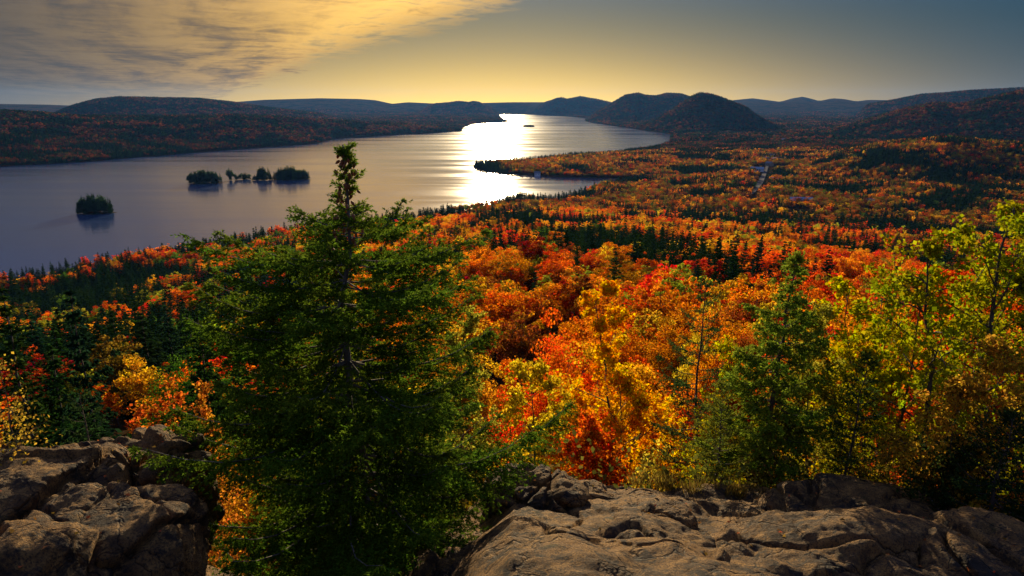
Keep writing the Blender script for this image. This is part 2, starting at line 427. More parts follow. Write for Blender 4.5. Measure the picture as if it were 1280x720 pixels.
def water_mat():
    m, t, out = new_mat('lake_water')
    p = t.add('ShaderNodeBsdfPrincipled')
    p.inputs['Base Color'].default_value = (0.028, 0.055, 0.13, 1)
    p.inputs['IOR'].default_value = 1.33
    geo = t.add('ShaderNodeNewGeometry'); pos = geo.outputs['Position']
    wind = t.noise(t.scale(pos, (1 / 800.0, 1 / 95.0, 0)), 1.0, 5, 0.6, 0.5)
    t.l.new(t.smooth(wind, 0.38, 0.62, 0.09, 0.18), p.inputs['Roughness'])
    w1 = t.noise(t.scale(pos, (1 / 9.0, 1 / 5.0, 0)), 1.0, 3, 0.6); w2 = t.noise(t.scale(pos, (1 / 34.0, 1 / 15.0, 0)), 1.0, 3, 0.6)
    b1 = t.bump(w2, 0.075, 3.0); b2 = t.bump(w1, 0.08, 1.2, b1)
    t.l.new(b2, p.inputs['Normal'])
    t.l.new(p.outputs[0], out.inputs[0])
    return m
def plain_mat(name, col, rough=0.7, var=0.25, scale=3.0):
    m, t, out = new_mat(name)
    p = t.add('ShaderNodeBsdfPrincipled'); p.inputs['Roughness'].default_value = rough
    if rough > .6: p.inputs['Specular IOR Level'].default_value = 0.05
    tc = t.add('ShaderNodeTexCoord'); n = t.noise(tc.outputs['Object'], scale, 5, 0.6)
    t.l.new(t.mix(n, tuple(c * (1 - var) for c in col) + (1,), tuple(min(1, c * (1 + var)) for c in col) + (1,)), p.inputs['Base Color'])
    t.l.new(p.outputs[0], out.inputs[0])
    return m

# ------------------------------------------------------------------ ground and water
def build_ground():
    az = np.radians(np.concatenate([np.linspace(-180, -62, 24)[:-1], np.linspace(-62, 62, 460), np.linspace(62, 180, 24)[1:-1]]))
    d = np.concatenate([[0.05], np.geomspace(1.2, 15000, 400)])
    A, D = np.meshgrid(az, d)
    X, Y = D * np.sin(A), D * np.cos(A)
    Z = height(X.ravel(), Y.ravel()).reshape(X.shape)
    Z = Z - 1.0 * np.clip((13.5 - D) / 2, 0, 1)
    v = np.stack([X, Y, Z], -1).reshape(-1, 3)
    n, mcol = A.shape
    i = np.arange(n - 1)[:, None] * mcol + np.arange(mcol)[None]
    j = np.arange(n - 1)[:, None] * mcol + (np.arange(mcol)[None] + 1) % mcol
    f = np.stack([i, i + mcol, j + mcol, j], -1).reshape(-1, 4)
    o = link('ground', mesh_np('ground', v, f, smooth=True), ground_mat())
    tag(o, kind='structure')
    s = 15000.0
    wv = [(-s, 150, 0), (s, 150, 0), (s, s, 0), (-s, s, 0)]
    w = link('lake_water', mesh_np('lake_water', wv, [(0, 1, 2, 3)]), water_mat())
    tag(w, kind='structure')
build_ground()

# ------------------------------------------------------------------ tree shapes
def broad_crown(rng, H, W, nclump, per, leaf, base=0.25, top_bias=0.6):
    """crown of leaf clumps round the ends of limbs; returns mesh arrays, limb ends"""
    cz = H * (base + (1 - base) * 0.52); rz = H * (1 - base) * 0.52
    u = rand_unit(rng, nclump); u[:, 2] = np.where(u[:, 2] < -0.35, -u[:, 2] * 0.6, u[:, 2])
    rad = rng.uniform(0.3, 1.12, nclump) ** 0.7; u[:, 2] += rng.uniform(-.1, .35, nclump) * (rad > .8) * (u[:, 2] > .3)
    lob = 1 + 0.28 * np.sin(3 * np.arctan2(u[:, 1], u[:, 0]) + rng.uniform(0, 6)) * (1 - np.abs(u[:, 2]))
    cen = np.stack([u[:, 0] * W * .5 * rad * lob, u[:, 1] * W * .5 * rad * lob, cz + u[:, 2] * rz * rad], -1)
    cr = rng.uniform(0.055, 0.15, nclump) * W
    k = np.repeat(np.arange(nclump), per); n = len(k)
    off = rand_unit(rng, n) * (rng.uniform(0.25, 1, (n, 1)) ** 0.5); off[:, 2] *= 0.62
    p = cen[k] + off * cr[k][:, None]
    nrm = unit(off * 0.8 + rng.normal(size=(n, 3)) * 0.7 + np.array([0, 0, 0.5]))
    dr = unit(np.cross(nrm, rng.normal(size=(n, 3))))
    L = leaf * rng.uniform(0.7, 1.35, n)
    v, f = kites(p, dr, nrm, L, L * rng.uniform(0.55, 0.85, n), rng)
    tint = np.clip(rng.uniform(0, 1, nclump)[k] * 0.55 + rng.uniform(0, 0.45, n), 0, 1)
    return v, f, tint, cen
def broad_trunk(rng, H, cen, r0):
    top = np.array([rng.normal() * .03 * H, rng.normal() * .03 * H, H * 0.86])
    zz = np.linspace(-0.06, 1, 9)[:, None]
    pts = zz * top + np.concatenate([rng.normal(size=(9, 2)) * 0.012 * H, np.zeros((9, 1))], 1)
    polys = [(pts, np.linspace(r0 * 1.25, r0 * .2, 9))]
    for c in cen[rng.permutation(len(cen))[:26]]:
        f = np.clip(c[2] / H - rng.uniform(0.12, 0.3), 0.16, 0.8)
        b = np.array([np.interp(f * 0.86, zz[:, 0] * 0.86, pts[:, i]) for i in range(3)])
        s = np.linspace(0, 1, 5)[:, None]
        q = b + (c - b) * s + np.array([0, 0, -0.04 * H]) * np.sin(s * np.pi)
        polys.append((q, np.linspace(r0 * .38, r0 * .07, 5)))
    return tubes(polys, 5)
def conifer_crown(rng, H, Rm, whorls, per, cards, needle, base=0.08, power=0.85, droop=0.25, ragged=0.25):
    P = []; D = []; N = []; T = []
    for w in range(whorls):
        f = (w + rng.uniform(0, .6)) / whorls
        z = H * (base + (1 - base) * f)
        L0 = Rm * max(0.04, (1 - f)) ** power
        nb = max(3, int(per * (0.55 + 0.45 * (1 - f)))); a0 = rng.uniform(0, 6.28)
        for b in range(nb):
            a = a0 + b * 6.283 / nb + rng.normal() * .25
            L = L0 * (1 + rng.normal() * ragged)
            if L < .05: continue
            n = max(4, int(cards * L / Rm))
            s = rng.uniform(0.08, 1, n) ** 0.75
            rise = (0.45 * f - droop * (1 - f)) + rng.normal() * .08
            out = np.array([math.cos(a), math.sin(a), 0]); sid = np.array([-math.sin(a), math.cos(a), 0])
            lat = rng.normal(size=n) * 0.20 * L * (1.05 - s)
            zz = z + rise * L * s + 0.12 * L * s * s - np.abs(lat) * 0.25 - rng.uniform(0, .12, n) * L
            P.append(out * (s * L)[:, None] + sid * lat[:, None] + np.array([0, 0, 1.0]) * zz[:, None])
            D.append(out * rng.uniform(.5, 1, (n, 1)) + sid * np.sign(lat)[:, None] * rng.uniform(.2, .9, (n, 1)) + np.array([0, 0, -1]) * rng.uniform(0, .55, (n, 1)))
            N.append(np.array([0, 0, 1]) + rng.normal(size=(n, 3)) * .45); T.append(np.full(n, rng.uniform(0, .5)) + rng.uniform(0, .5, n))
    P = np.concatenate(P); D = np.concatenate(D); N = np.concatenate(N); T = np.concatenate(T)
    L = needle * rng.uniform(.6, 1.4, len(P))
    v, f = kites(P, D, N, L, L * .42, rng, -0.08)
    return v, f, T
def conifer_trunk(rng, H, r0):
    z = np.linspace(-0.06, 0.97, 8)[:, None]
    return tubes([(np.concatenate([rng.normal(size=(8, 2)) * .006 * H, z * H], 1), np.linspace(r0, r0 * .12, 8))], 6)

rng = np.random.default_rng(7)
def me_kites(name, v, f, t): return mesh_np(name, v, f, t)

# shared crowns at three levels of detail (real metres)
B0, B1, B2, B3, K0, K1, K2, K3 = [], [], [], [], [], [], [], []
for i in range(6):
    H = 11.5; W = rng.uniform(7.2, 9.5)
    v, f, t, c = broad_crown(rng, H, W, 140, 190, 0.155, 0.16)
    B0.append((me_kites('crown', v, f, t), mesh_np('trunk', *broad_trunk(rng, H, c, 0.17), smooth=True)))
for i in range(6):
    H = 11.5; W = rng.uniform(7.2, 9.8)
    v, f, t, c = broad_crown(rng, H, W, 95, 48, 0.38, 0.16)
    B1.append((me_kites('crown', v, f, t), mesh_np('trunk', *broad_trunk(rng, H, c, 0.17), smooth=True)))
for i in range(4):
    v, f, t, c = broad_crown(rng, 11.5, 9.0, 40, 14, 0.95, 0.1); B2.append(me_kites('far_crown', v, f, t))
for i in range(3):
    v, f, t, c = broad_crown(rng, 11.5, 11.0, 18, 7, 2.6, 0.0); B3.append(me_kites('far_crown', v, f, t))
for i in range(5):
    v, f, t = conifer_crown(rng, 14, 2.9, 30, 9, 62, 0.42, 0.06)
    K0.append((me_kites('crown', v, f, t), mesh_np('trunk', *conifer_trunk(rng, 14, 0.19), smooth=True)))
for i in range(4):
    v, f, t = conifer_crown(rng, 14, 2.9, 22, 8, 26, 0.75, 0.06)
    K1.append((me_kites('crown', v, f, t), mesh_np('trunk', *conifer_trunk(rng, 14, 0.19), smooth=True)))
for i in range(3):
    v, f, t = conifer_crown(rng, 14, 3.0, 14, 6, 9, 1.7, 0.04); K2.append(me_kites('far_crown', v, f, t))
for i in range(2):
    v, f, t = conifer_crown(rng, 14, 3.6, 8, 5, 4, 3.4, 0.0); K3.append(me_kites('far_crown', v, f, t))
for L in (B0, B1):
    for c, tr in L: c.materials.append(LEAF_OBJ); tr.materials.append(BARK)
for L in (K0, K1):
    for c, tr in L: c.materials.append(NEEDLE_OBJ); tr.materials.append(BARK)
for m in B2 + B3: m.materials.append(LEAF_INST)
for m in K2 + K3: m.materials.append(NEEDLE_INST)
def inst_copy(me, mat):
    c = me.copy(); c.materials.clear(); c.materials.append(mat); return c
B1i = [inst_copy(c, LEAF_INST) for c, t in B1]; K1i = [inst_copy(c, NEEDLE_INST) for c, t in K1]

PAL = {'crimson': (0.42, 0.014, 0.006), 'red': (0.62, 0.036, 0.006), 'orange red': (0.68, 0.095, 0.005), 'orange': (0.70, 0.20, 0.006), 'golden': (0.68, 0.33, 0.010),
       'yellow': (0.68, 0.48, 0.016), 'yellow green': (0.30, 0.32, 0.018), 'green': (0.070, 0.14, 0.012), 'rust': (0.33, 0.080, 0.010), 'olive': (0.19, 0.14, 0.012),
       'dark green': (0.026, 0.060, 0.012), 'blue green': (0.016, 0.045, 0.018), 'brown': (0.10, 0.036, 0.012), 'dusky brown': (0.050, 0.020, 0.010), 'dusky rust': (0.17, 0.042, 0.010), 'dusky olive': (0.07, 0.05, 0.01)}  # last three: darker copies for far hills, their backlit shade put into the colour
PN = list(PAL)

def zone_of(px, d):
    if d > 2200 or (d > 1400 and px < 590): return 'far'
    if d > 850: return 'valley'
    if px < 430: return 'left'
    if px > 1010: return 'right'
    return 'centre'
ZW = {'left': (['orange red', 'orange', 'red', 'golden', 'yellow green', 'green', 'olive', 'crimson'], [.16, .15, .08, .14, .13, .20, .10, .04]),
      'centre': (['orange red', 'orange', 'red', 'golden', 'yellow', 'yellow green', 'rust', 'crimson', 'green'], [.15, .21, .08, .21, .09, .09, .06, .02, .09]),
      'right': (['orange red', 'red', 'orange', 'rust', 'olive', 'golden', 'crimson', 'yellow green'], [.15, .15, .18, .18, .13, .11, .04, .06]),
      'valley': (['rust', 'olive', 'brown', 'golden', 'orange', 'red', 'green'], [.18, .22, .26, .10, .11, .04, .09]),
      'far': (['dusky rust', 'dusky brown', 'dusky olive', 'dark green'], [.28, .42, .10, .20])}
def choose(x, y, d, sd, rng):
    """kind and palette name for many trees at once"""
    n = len(x); px = 640 + FPX / cp * x / np.maximum(y, 1e-3)
    cn = fbm(x / 75, y / 75, oct=3, seed=21); pn = fbm(x / 38, y / 38, oct=2, seed=31) + rng.normal(size=n) * .10
    share = np.full(n, 0.33)
    share = np.where(px < 430, 0.58, share)
    share = np.where((px > 520) & (px < 740) & (d > 190) & (d < 900), 0.56, share)
    share = np.where((px > 740) & (px < 1010) & (d > 300) & (d < 900), 0.45, share)
    share = np.where((px > 1010) & (d < 450), 0.22, share)
    share = np.where((px > 960) & (d > 450) & (d < 900), 0.62, share)
    share = np.where((d < 120) & (px > 430), 0.24, share)
    share = np.where((d < 75) & (px < 330), 0.78, share)
    share = np.where(sd < 45, 0.62, share)
    share = np.where(d > 900, np.where(sd < 60, .75, 0.30), share)
    share = np.where((d > 1500) & (d < 2300) & (px > 1080), 0.58, share)
    share = np.where(d > 2600, 0.42, share)
    con = (cn + rng.normal(size=n) * 0.07 - 0.5) > np.interp(share, [0, .1, .25, .5, .75, 1], [.35, .14, .075, 0, -.075, -.3])
    names = np.empty(n, object); pr = np.argsort(np.argsort(pn)) / max(n, 1)
    pr = np.clip((pn - 0.5) * 2.3 + 0.5, 0.001, 0.999)
    pr = (pr + rng.uniform(0, .38, n)) % 1.0
    zs = np.array([zone_of(a, b) for a, b in zip(px, d)])
    for z in set(zs):
        nm, w = ZW[z]; cum = np.cumsum(w) / sum(w); m = zs == z
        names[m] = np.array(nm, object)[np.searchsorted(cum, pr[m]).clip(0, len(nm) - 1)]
    names[con] = np.where(rng.uniform(size=con.sum()) < .6, 'dark green', 'blue green')
    return con, names

# ------------------------------------------------------------------ individual trees on the slope
TREES = []      # records used to write the labels
def plant(kind, x, y, z, sw, sh, rot, cname, lod, label=None, jit=True, name=None):
    pool = {('b', 0): B0, ('b', 1): B1, ('k', 0): K0, ('k', 1): K1}[(kind, lod)]
    crown, trunk = pool[int(rot * 1000) % len(pool)]
    nm = name or ('spruce_tree' if kind == 'k' else 'maple_tree')
    e = link(nm, None, loc=(x, y, z)); e.rotation_euler = (0, 0, rot); e.scale = (sw, sw, sh)
    c = link('crown', crown, parent=e); link('trunk', trunk, parent=e)
    base = PAL[cname]; j = np.random.default_rng(int(abs(x * 977 + y * 131))).normal(size=3) * (0.10 if jit else 0)
    c.color = tuple(max(0.004, b * (1 + q)) for b, q in zip(base, j)) + (1,)
    Ht = (14 if kind == 'k' else 11.5) * sh
    pxy = to_px(x, y, z + Ht * .8); size = (5.8 if kind == 'k' else 8.4) * sw * FPX / math.hypot(x, y)
    TREES.append(dict(o=e, kind=kind, px=pxy[0], py=pxy[1], d=math.hypot(x, y), c=cname, label=label, size=size, sh=sh))
    return e
def place_by_top(px, py, H, dmin=18, dmax=900):
    """distance at which a tree of height H standing on the ground has its top at that pixel"""
    dd = np.geomspace(dmin, dmax, 300); a, f, b = ray(px, py); k = dd / math.hypot(a, f)
    x, y = a * k, f * k; g = height(x, y); err = (g + H - CAMZ) / dd - b / math.hypot(a, f)
    i = np.argmax(err > 0) if (err > 0).any() else int(np.argmin(np.abs(err)))
    return x[i], y[i], g[i], dd[i]
def tier():
    rg = np.random.default_rng(42)
    s = 6.8
    gx, gy = np.meshgrid(np.arange(-700, 700, s), np.arange(8, 700, s))
    x = gx.ravel() + rg.uniform(-.42, .42, gx.size) * s; y = gy.ravel() + rg.uniform(-.42, .42, gx.size) * s
    return x, y, rg

KEY = [  # px, py of the top, kind, palette, crown width scale, height scale  (well visible single trees of the photograph)
    (128, 430, 'b', 'olive', 1.25, 1.1), (95, 470, 'b', 'yellow green', .8, .8), (22, 452, 'b', 'crimson', .9, .9), (75, 455, 'b', 'crimson', .8, .85),
    (242, 383, 'b', 'red', .75, .8), (60, 432, 'k', 'dark green', 1.2, .9), (20, 398, 'b', 'red', .8, .8), (25, 372, 'k', 'dark green', 1.1, .9),
    (130, 340, 'b', 'green', 1.1, 1), (150, 372, 'b', 'golden', .55, .7), (165, 425, 'b', 'red', .6, .7), (120, 476, 'b', 'orange', .6, .75),
    (200, 398, 'k', 'dark green', 1.4, 1), (175, 455, 'b', 'golden', .8, .9),
    (640, 338, 'b', 'orange red', 1.0, 1), (605, 345, 'b', 'orange red', .8, .9), (668, 330, 'b', 'yellow', .9, .9), (757, 335, 'b', 'crimson', .6, .7),
    (735, 345, 'b', 'red', .6, .7), (800, 340, 'b', 'golden', .8, .8), (718, 312, 'k', 'dark green', 1.3, 1.0), (575, 335, 'k', 'green', 1.3, 1.1),
    (706, 408, 'k', 'dark green', .9, .62), (648, 402, 'b', 'rust', .9, .9), (700, 358, 'b', 'orange red', .9, 1), (760, 372, 'b', 'orange', .9, 1),
    (812, 318, 'b', 'orange', .9, .9), (872, 312, 'b', 'yellow green', 1.0, 1), (905, 362, 'b', 'golden', 1.0, 1), (930, 300, 'b', 'orange red', 1, 1), (968, 292, 'b', 'red', .9, .95),
    (1015, 292, 'k', 'dark green', 1, .8), (1050, 280, 'b', 'red', 1.1, 1), (1085, 275, 'b', 'orange red', 1.0, 1), (1150, 292, 'b', 'red', 1.1, 1), (1120, 330, 'b', 'rust', 1.0, 1),
    (1010, 345, 'b', 'olive', 1.0, 1), (1055, 345, 'b', 'rust', 1.0, 1), (860, 380, 'b', 'orange', .9, 1), (590, 405, 'b', 'yellow', .9, .9), (760, 280, 'b', 'orange red', .9, .9), (690, 268, 'b', 'red', .6, .7),
]
def individuals():
    rg = np.random.default_rng(5)
    kept = []; front = []
    for px, py, kind, cn, sw, sh in KEY:
        x, y, g, d = place_by_top(px, py, (14 if kind == 'k' else 11.5) * sh, 44)
        if d > 220: continue
        plant(kind, x, y, g - .2, sw, sh, rg.uniform(0, 6.28), cn, 0 if d < 85 else 1)
        kept.append((x, y, 4.2 * sw)); front.append((px, d, 4.2 * sw * FPX / d, py + 8.0 * FPX / d))
    x, y, rt = tier()
    d = np.hypot(x, y); az = np.degrees(np.arctan2(x, y))
    ok = (np.abs(az) < 47) & (d > 29) & (d < 720)
    x, y, d = x[ok], y[ok], d[ok]
    sd = lake_sd(x, y)
    ok = sd > 3; x, y, d, sd = x[ok], y[ok], d[ok], sd[ok]
    for kx, ky, kr in kept:
        m = np.hypot(x - kx, y - ky) > kr; x, y, d, sd = x[m], y[m], d[m], sd[m]
    z = height(x, y)
    px, py = to_px(x, y, z + 9)
    m = np.ones(len(x), bool)
    for kx, kd, kw, kb in front: m &= ~((np.abs(px - kx) < kw) & (d < kd) & (py < kb))
    x, y, d, sd, z, px, py = [a[m] for a in (x, y, d, sd, z, px, py)]
    con, names = choose(x, y, d, sd, rt)
    n = len(x)
    sw = rt.uniform(.65, 1.28, n); sh = rt.uniform(.6, 1.22, n)
    sh = np.where(con, sh * 1.12, sh)
    near = d < 60
    sw = np.where(near, sw * .85, sw * np.interp(d, [60, 160], [1.0, 1.22])); sh = sh * np.interp(d, [60, 200], [1.0, 1.08])
    infr = (px > -50) & (px < 1330)
    order = np.argsort(np.where(infr, d, 1e9))
    n_ind = 296 - len(TREES)
    ind = np.zeros(n, bool); ind[order[:n_ind]] = True
    print('individual trees out to', d[order[n_ind - 1]])
    for i in order[:n_ind]:
        k = 'k' if con[i] else 'b'
        plant(k, x[i], y[i], z[i] - .3, sw[i] * (1.1 if con[i] else 1), sh[i], rt.uniform(0, 6.28), names[i], 0 if d[i] < 70 else 1)
    r = ~ind
    return x[r], y[r], z[r], sw[r], sh[r], con[r], names[r]

def forest(name, label, x, y, z, sw, sh, con, names, broad, conif, rg):
    """one stand of trees that reads as one mass"""
    n = len(x)
    me = bpy.data.meshes.new(name); me.vertices.add(n)
    me.vertices.foreach_set('co', np.stack([x, y, z], -1).astype(np.float32).ravel())
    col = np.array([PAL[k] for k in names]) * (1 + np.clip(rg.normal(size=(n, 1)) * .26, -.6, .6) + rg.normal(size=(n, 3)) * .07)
    col = np.clip(col, .003, .8)
    idx = np.where(con, len(broad) + rg.integers(0, len(conif), n), rg.integers(0, len(broad), n))
    def att(nm, ty, key, val):
        a = me.attributes.new(nm, ty, 'POINT'); a.data.foreach_set(key, np.asarray(val).ravel())
    att('col', 'FLOAT_COLOR', 'color', np.concatenate([col, np.ones((n, 1))], 1).astype(np.float32))
    att('scl', 'FLOAT_VECTOR', 'vector', np.stack([sw, sw, sh], -1).astype(np.float32))
    att('rot', 'FLOAT_VECTOR', 'vector', np.stack([rg.normal(size=n) * .04, rg.normal(size=n) * .04, rg.uniform(0, 6.28, n)], -1).astype(np.float32))
    att('idx', 'INT', 'value', idx.astype(np.int32))
    o = link(name, me); tag(o, label, 'forest', None, 'stuff')
    ng = bpy.data.node_groups.new(name, 'GeometryNodeTree')
    ng.interface.new_socket('Geometry', in_out='INPUT', socket_type='NodeSocketGeometry')
    ng.interface.new_socket('Geometry', in_out='OUTPUT', socket_type='NodeSocketGeometry')
    gi = ng.nodes.new('NodeGroupInput'); go = ng.nodes.new('NodeGroupOutput'); jn = ng.nodes.new('GeometryNodeJoinGeometry')
    def named(nm, ty):
        a = ng.nodes.new('GeometryNodeInputNamedAttribute'); a.data_type = ty; a.inputs['Name'].default_value = nm
        return a.outputs[0]
    ai, asc, ar = named('idx', 'INT'), named('scl', 'FLOAT_VECTOR'), named('rot', 'FLOAT_VECTOR')
    for k, src in enumerate(broad + conif):
        so = bpy.data.objects.new('tree_pattern', src)
        oi = ng.nodes.new('GeometryNodeObjectInfo'); oi.inputs['Object'].default_value = so; oi.inputs['As Instance'].default_value = True
        cm = ng.nodes.new('FunctionNodeCompare'); cm.data_type = 'INT'; cm.operation = 'EQUAL'
        ng.links.new(ai, cm.inputs[2]); cm.inputs[3].default_value = k
        ip = ng.nodes.new('GeometryNodeInstanceOnPoints')
        ng.links.new(gi.outputs[0], ip.inputs['Points']); ng.links.new(cm.outputs[0], ip.inputs['Selection'])
        ng.links.new(oi.outputs['Geometry'], ip.inputs['Instance']); ng.links.new(ar, ip.inputs['Rotation']); ng.links.new(asc, ip.inputs['Scale'])
        ng.links.new(ip.outputs[0], jn.inputs[0])
    ng.links.new(jn.outputs[0], go.inputs[0])
    md = o.modifiers.new('stand', 'NODES'); md.node_group = ng
    return o

CLEAR = []     # x, y, radius of openings in the wood (village, road, lawns)
def opening(px, py, r): x, y = at_z(px, py, 14); CLEAR.append((x, y, r))
ROAD_PX = [(938, 252), (944, 243), (950, 232), (955, 221), (960, 210), (966, 198), (972, 186), (976, 177), (978, 170)]
ROAD = [at_z(p[0], p[1], 14) for p in ROAD_PX]
for i in range(len(ROAD) - 1):
    for t in np.linspace(0, 1, 14):
        x = ROAD[i][0] * (1 - t) + ROAD[i + 1][0] * t; y = ROAD[i][1] * (1 - t) + ROAD[i + 1][1] * t
        CLEAR.append((x, y, 7 if i < 2 else 12 if i < 4 else 5))
for q in [(950, 236, 26), (953, 228, 26), (952, 213, 24), (966, 207.5, 36), (958, 209.5, 30), (974, 208.5, 28), (947, 219, 24), (1000, 264.5, 20), (1086, 264, 14), (979, 183, 25), (940, 236, 14), (1000, 262, 16), (1086, 262, 8), (800, 224, 6)]: opening(*q)

def woods(rest):
    rg = np.random.default_rng(77)
    x, y, z, sw, sh, con, names = rest
    forest('hillside_forest', 'autumn wood covering the mountainside down to the near lake shore', x, y, z - .4, sw, sh, con, names, B1i, K1i, rg)
    def scatter(s, d0, d1, azm=46):
        n = int(d1 * 1.5 / s)
        gx, gy = np.meshgrid((np.arange(n) - n / 2) * s, np.arange(1, int(d1 / s)) * s)
        x = gx.ravel() + rg.uniform(-.45, .45, gx.size) * s; y = gy.ravel() + rg.uniform(-.45, .45, gx.size) * s
        d = np.hypot(x, y); m = (d > d0) & (d <= d1) & (np.abs(np.degrees(np.arctan2(x, y))) < azm)
        x, y, d = x[m], y[m], d[m]
        sd = lake_sd(x, y); m = sd > 4; x, y, d, sd = x[m], y[m], d[m], sd[m]
        keep = np.ones(len(x), bool)
        for cx, cy, r in CLEAR: keep &= (x - cx) ** 2 + (y - cy) ** 2 > r * r
        return x[keep], y[keep], d[keep], sd[keep]
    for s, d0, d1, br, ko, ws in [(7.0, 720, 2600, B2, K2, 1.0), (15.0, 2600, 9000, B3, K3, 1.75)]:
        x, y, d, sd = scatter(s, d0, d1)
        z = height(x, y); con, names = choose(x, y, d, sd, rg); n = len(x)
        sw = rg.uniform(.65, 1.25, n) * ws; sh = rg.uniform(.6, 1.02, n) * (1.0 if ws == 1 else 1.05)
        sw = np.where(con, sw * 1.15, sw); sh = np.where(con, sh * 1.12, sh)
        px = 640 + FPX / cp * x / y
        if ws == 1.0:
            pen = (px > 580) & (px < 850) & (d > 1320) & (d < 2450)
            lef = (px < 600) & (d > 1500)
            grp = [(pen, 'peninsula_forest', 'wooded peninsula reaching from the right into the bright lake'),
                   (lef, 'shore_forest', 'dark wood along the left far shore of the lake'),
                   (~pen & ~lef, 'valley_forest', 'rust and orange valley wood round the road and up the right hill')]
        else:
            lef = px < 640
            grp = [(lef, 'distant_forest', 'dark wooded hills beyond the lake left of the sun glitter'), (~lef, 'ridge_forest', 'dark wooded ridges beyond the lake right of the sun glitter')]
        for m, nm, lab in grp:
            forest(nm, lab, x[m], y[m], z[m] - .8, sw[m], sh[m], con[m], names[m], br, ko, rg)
            print(nm, int(m.sum()))
    # woods on the islands
    X, Y, Q = [], [], []
    for ix, iy, rx, ry in ISLES[:7]:
        k = max(5, int(rx * ry * 3.14 / 18)); q = 0
        while q < k:
            a, b = rg.uniform(-1, 1, 2)
            if a * a + b * b < 1: X.append(ix + a * rx * .95); Y.append(iy + b * ry * .95); Q.append(a * a + b * b); q += 1
    x, y = np.array(X), np.array(Y); n = len(x); con = rg.uniform(size=n) < .55
    names = np.where(con, np.where(rg.uniform(size=n) < .5, 'dark green', 'blue green'), 'dark green').astype(object)
    far = np.hypot(x, y) > 3000
    forest('island_woods', 'dark evergreen trees standing on the small lake islands', x, y, height(x, y) - .2, np.where(con, 1.25, .9) * rg.uniform(.7, 1.2, n), rg.uniform(1.0, 2.0, n) * (1.05 - .38 * np.array(Q)) * np.where(far, .5, 1.0) * np.where((np.abs(640 + FPX / cp * x / y - 298) < 15), .5, 1.0), con, names, B1i, K1i, rg)

# ------------------------------------------------------------------ rocks of the lookout
import bmesh
_b = bmesh.new(); bmesh.ops.create_icosphere(_b, subdivisions=7, radius=1.0)
ICO_V = np.array([v.co[:] for v in _b.verts]); ICO_F = np.array([[v.index for v in f.verts] for f in _b.faces]); _b.free()
LEAF_SPOTS = []
def boulder(label, px, pyt, d, hw, sy, sz, boxy=2.6, seed=0, rot=0.0, tilt=0.0, rough=1.0, mat=None):
    k = d / 853.0 * 1.12
    sx = hw * k
    U = ICO_V; r = (np.abs(U) ** boxy).sum(1) ** (-1.0 / boxy)
    P = U * r[:, None] * np.array([sx, sy, sz])
    q = P + seed * 13.7
    big = fbm(q[:, 0] * .7, q[:, 1] * .7, q[:, 2] * .7, 3, 40)
    cr = fbm(q[:, 0] * .75 + q[:, 2] * .3, q[:, 1] * .45, q[:, 2] * .9, 3, 50) - .5
    crack = np.exp(-(cr / .022) ** 2)
    lay = fbm(q[:, 0] * .55 + 9, q[:, 1] * .55 + q[:, 2] * .8, q[:, 2] * 2.2, 3, 60)
    edg = np.abs(fbm(q[:, 0] * 1.1 + 3, q[:, 1] * 1.1, q[:, 2] * 1.6, 4, 65) - .5) * 2
    fine = fbm(q[:, 0] * 7, q[:, 1] * 7, q[:, 2] * 9, 4, 70)
    disp = (big - .5) * 0.45 * min(sx, sz + .3) - crack * .15 * rough + (lay - .5) * .26 * rough + (.25 - edg) * .06 * rough + (fine - .5) * .09
    rj = np.random.default_rng(seed + 200)
    for j in range(4 if px < 420 else 2):
        nj = unit(np.array([[rj.normal(), rj.normal(), rj.normal() * .35]]))[0]
        dj = P @ nj - rj.uniform(-.55, .55) * sx * abs(nj[0]) - rj.uniform(-.4, .4) * sy * abs(nj[1]) + (fbm(q[:, 0] * 1.5 + j * 7, q[:, 1] * 1.5, q[:, 2] * 1.5, 3, 80) - .5) * .35
        disp = disp - np.exp(-(dj / .035) ** 2) * .13 + np.tanh(dj / .03) * .035
    P = P + unit(U * np.array([1 / sx, 1 / sy, 1 / sz])) * disp[:, None]
    dl = math.atan2(CAMZ - at_d(px, pyt, d)[2], d)
    reach = (P[:, 2] * math.cos(dl) + P[:, 1] * math.sin(dl)).max()
    x, y, z = at_d(px, pyt, d)
    o = link('boulder', mesh_np('boulder', P, ICO_F, smooth=True), mat or ROCK, loc=(x, y, z - reach / math.cos(dl)))
    o.rotation_euler = (tilt, 0, rot)
    cr_, sr_ = math.cos(rot), math.sin(rot); zo = z - reach / math.cos(dl)
    pk = rj.choice(len(P), 400); pk = pk[ICO_V[pk, 2] > .55][:26]
    LEAF_SPOTS.append(np.stack([x + P[pk, 0] * cr_ - P[pk, 1] * sr_, y + P[pk, 0] * sr_ + P[pk, 1] * cr_, zo + P[pk, 2] + .012], -1))
    return tag(o, label, 'rock', 'granite rocks of the lookout')
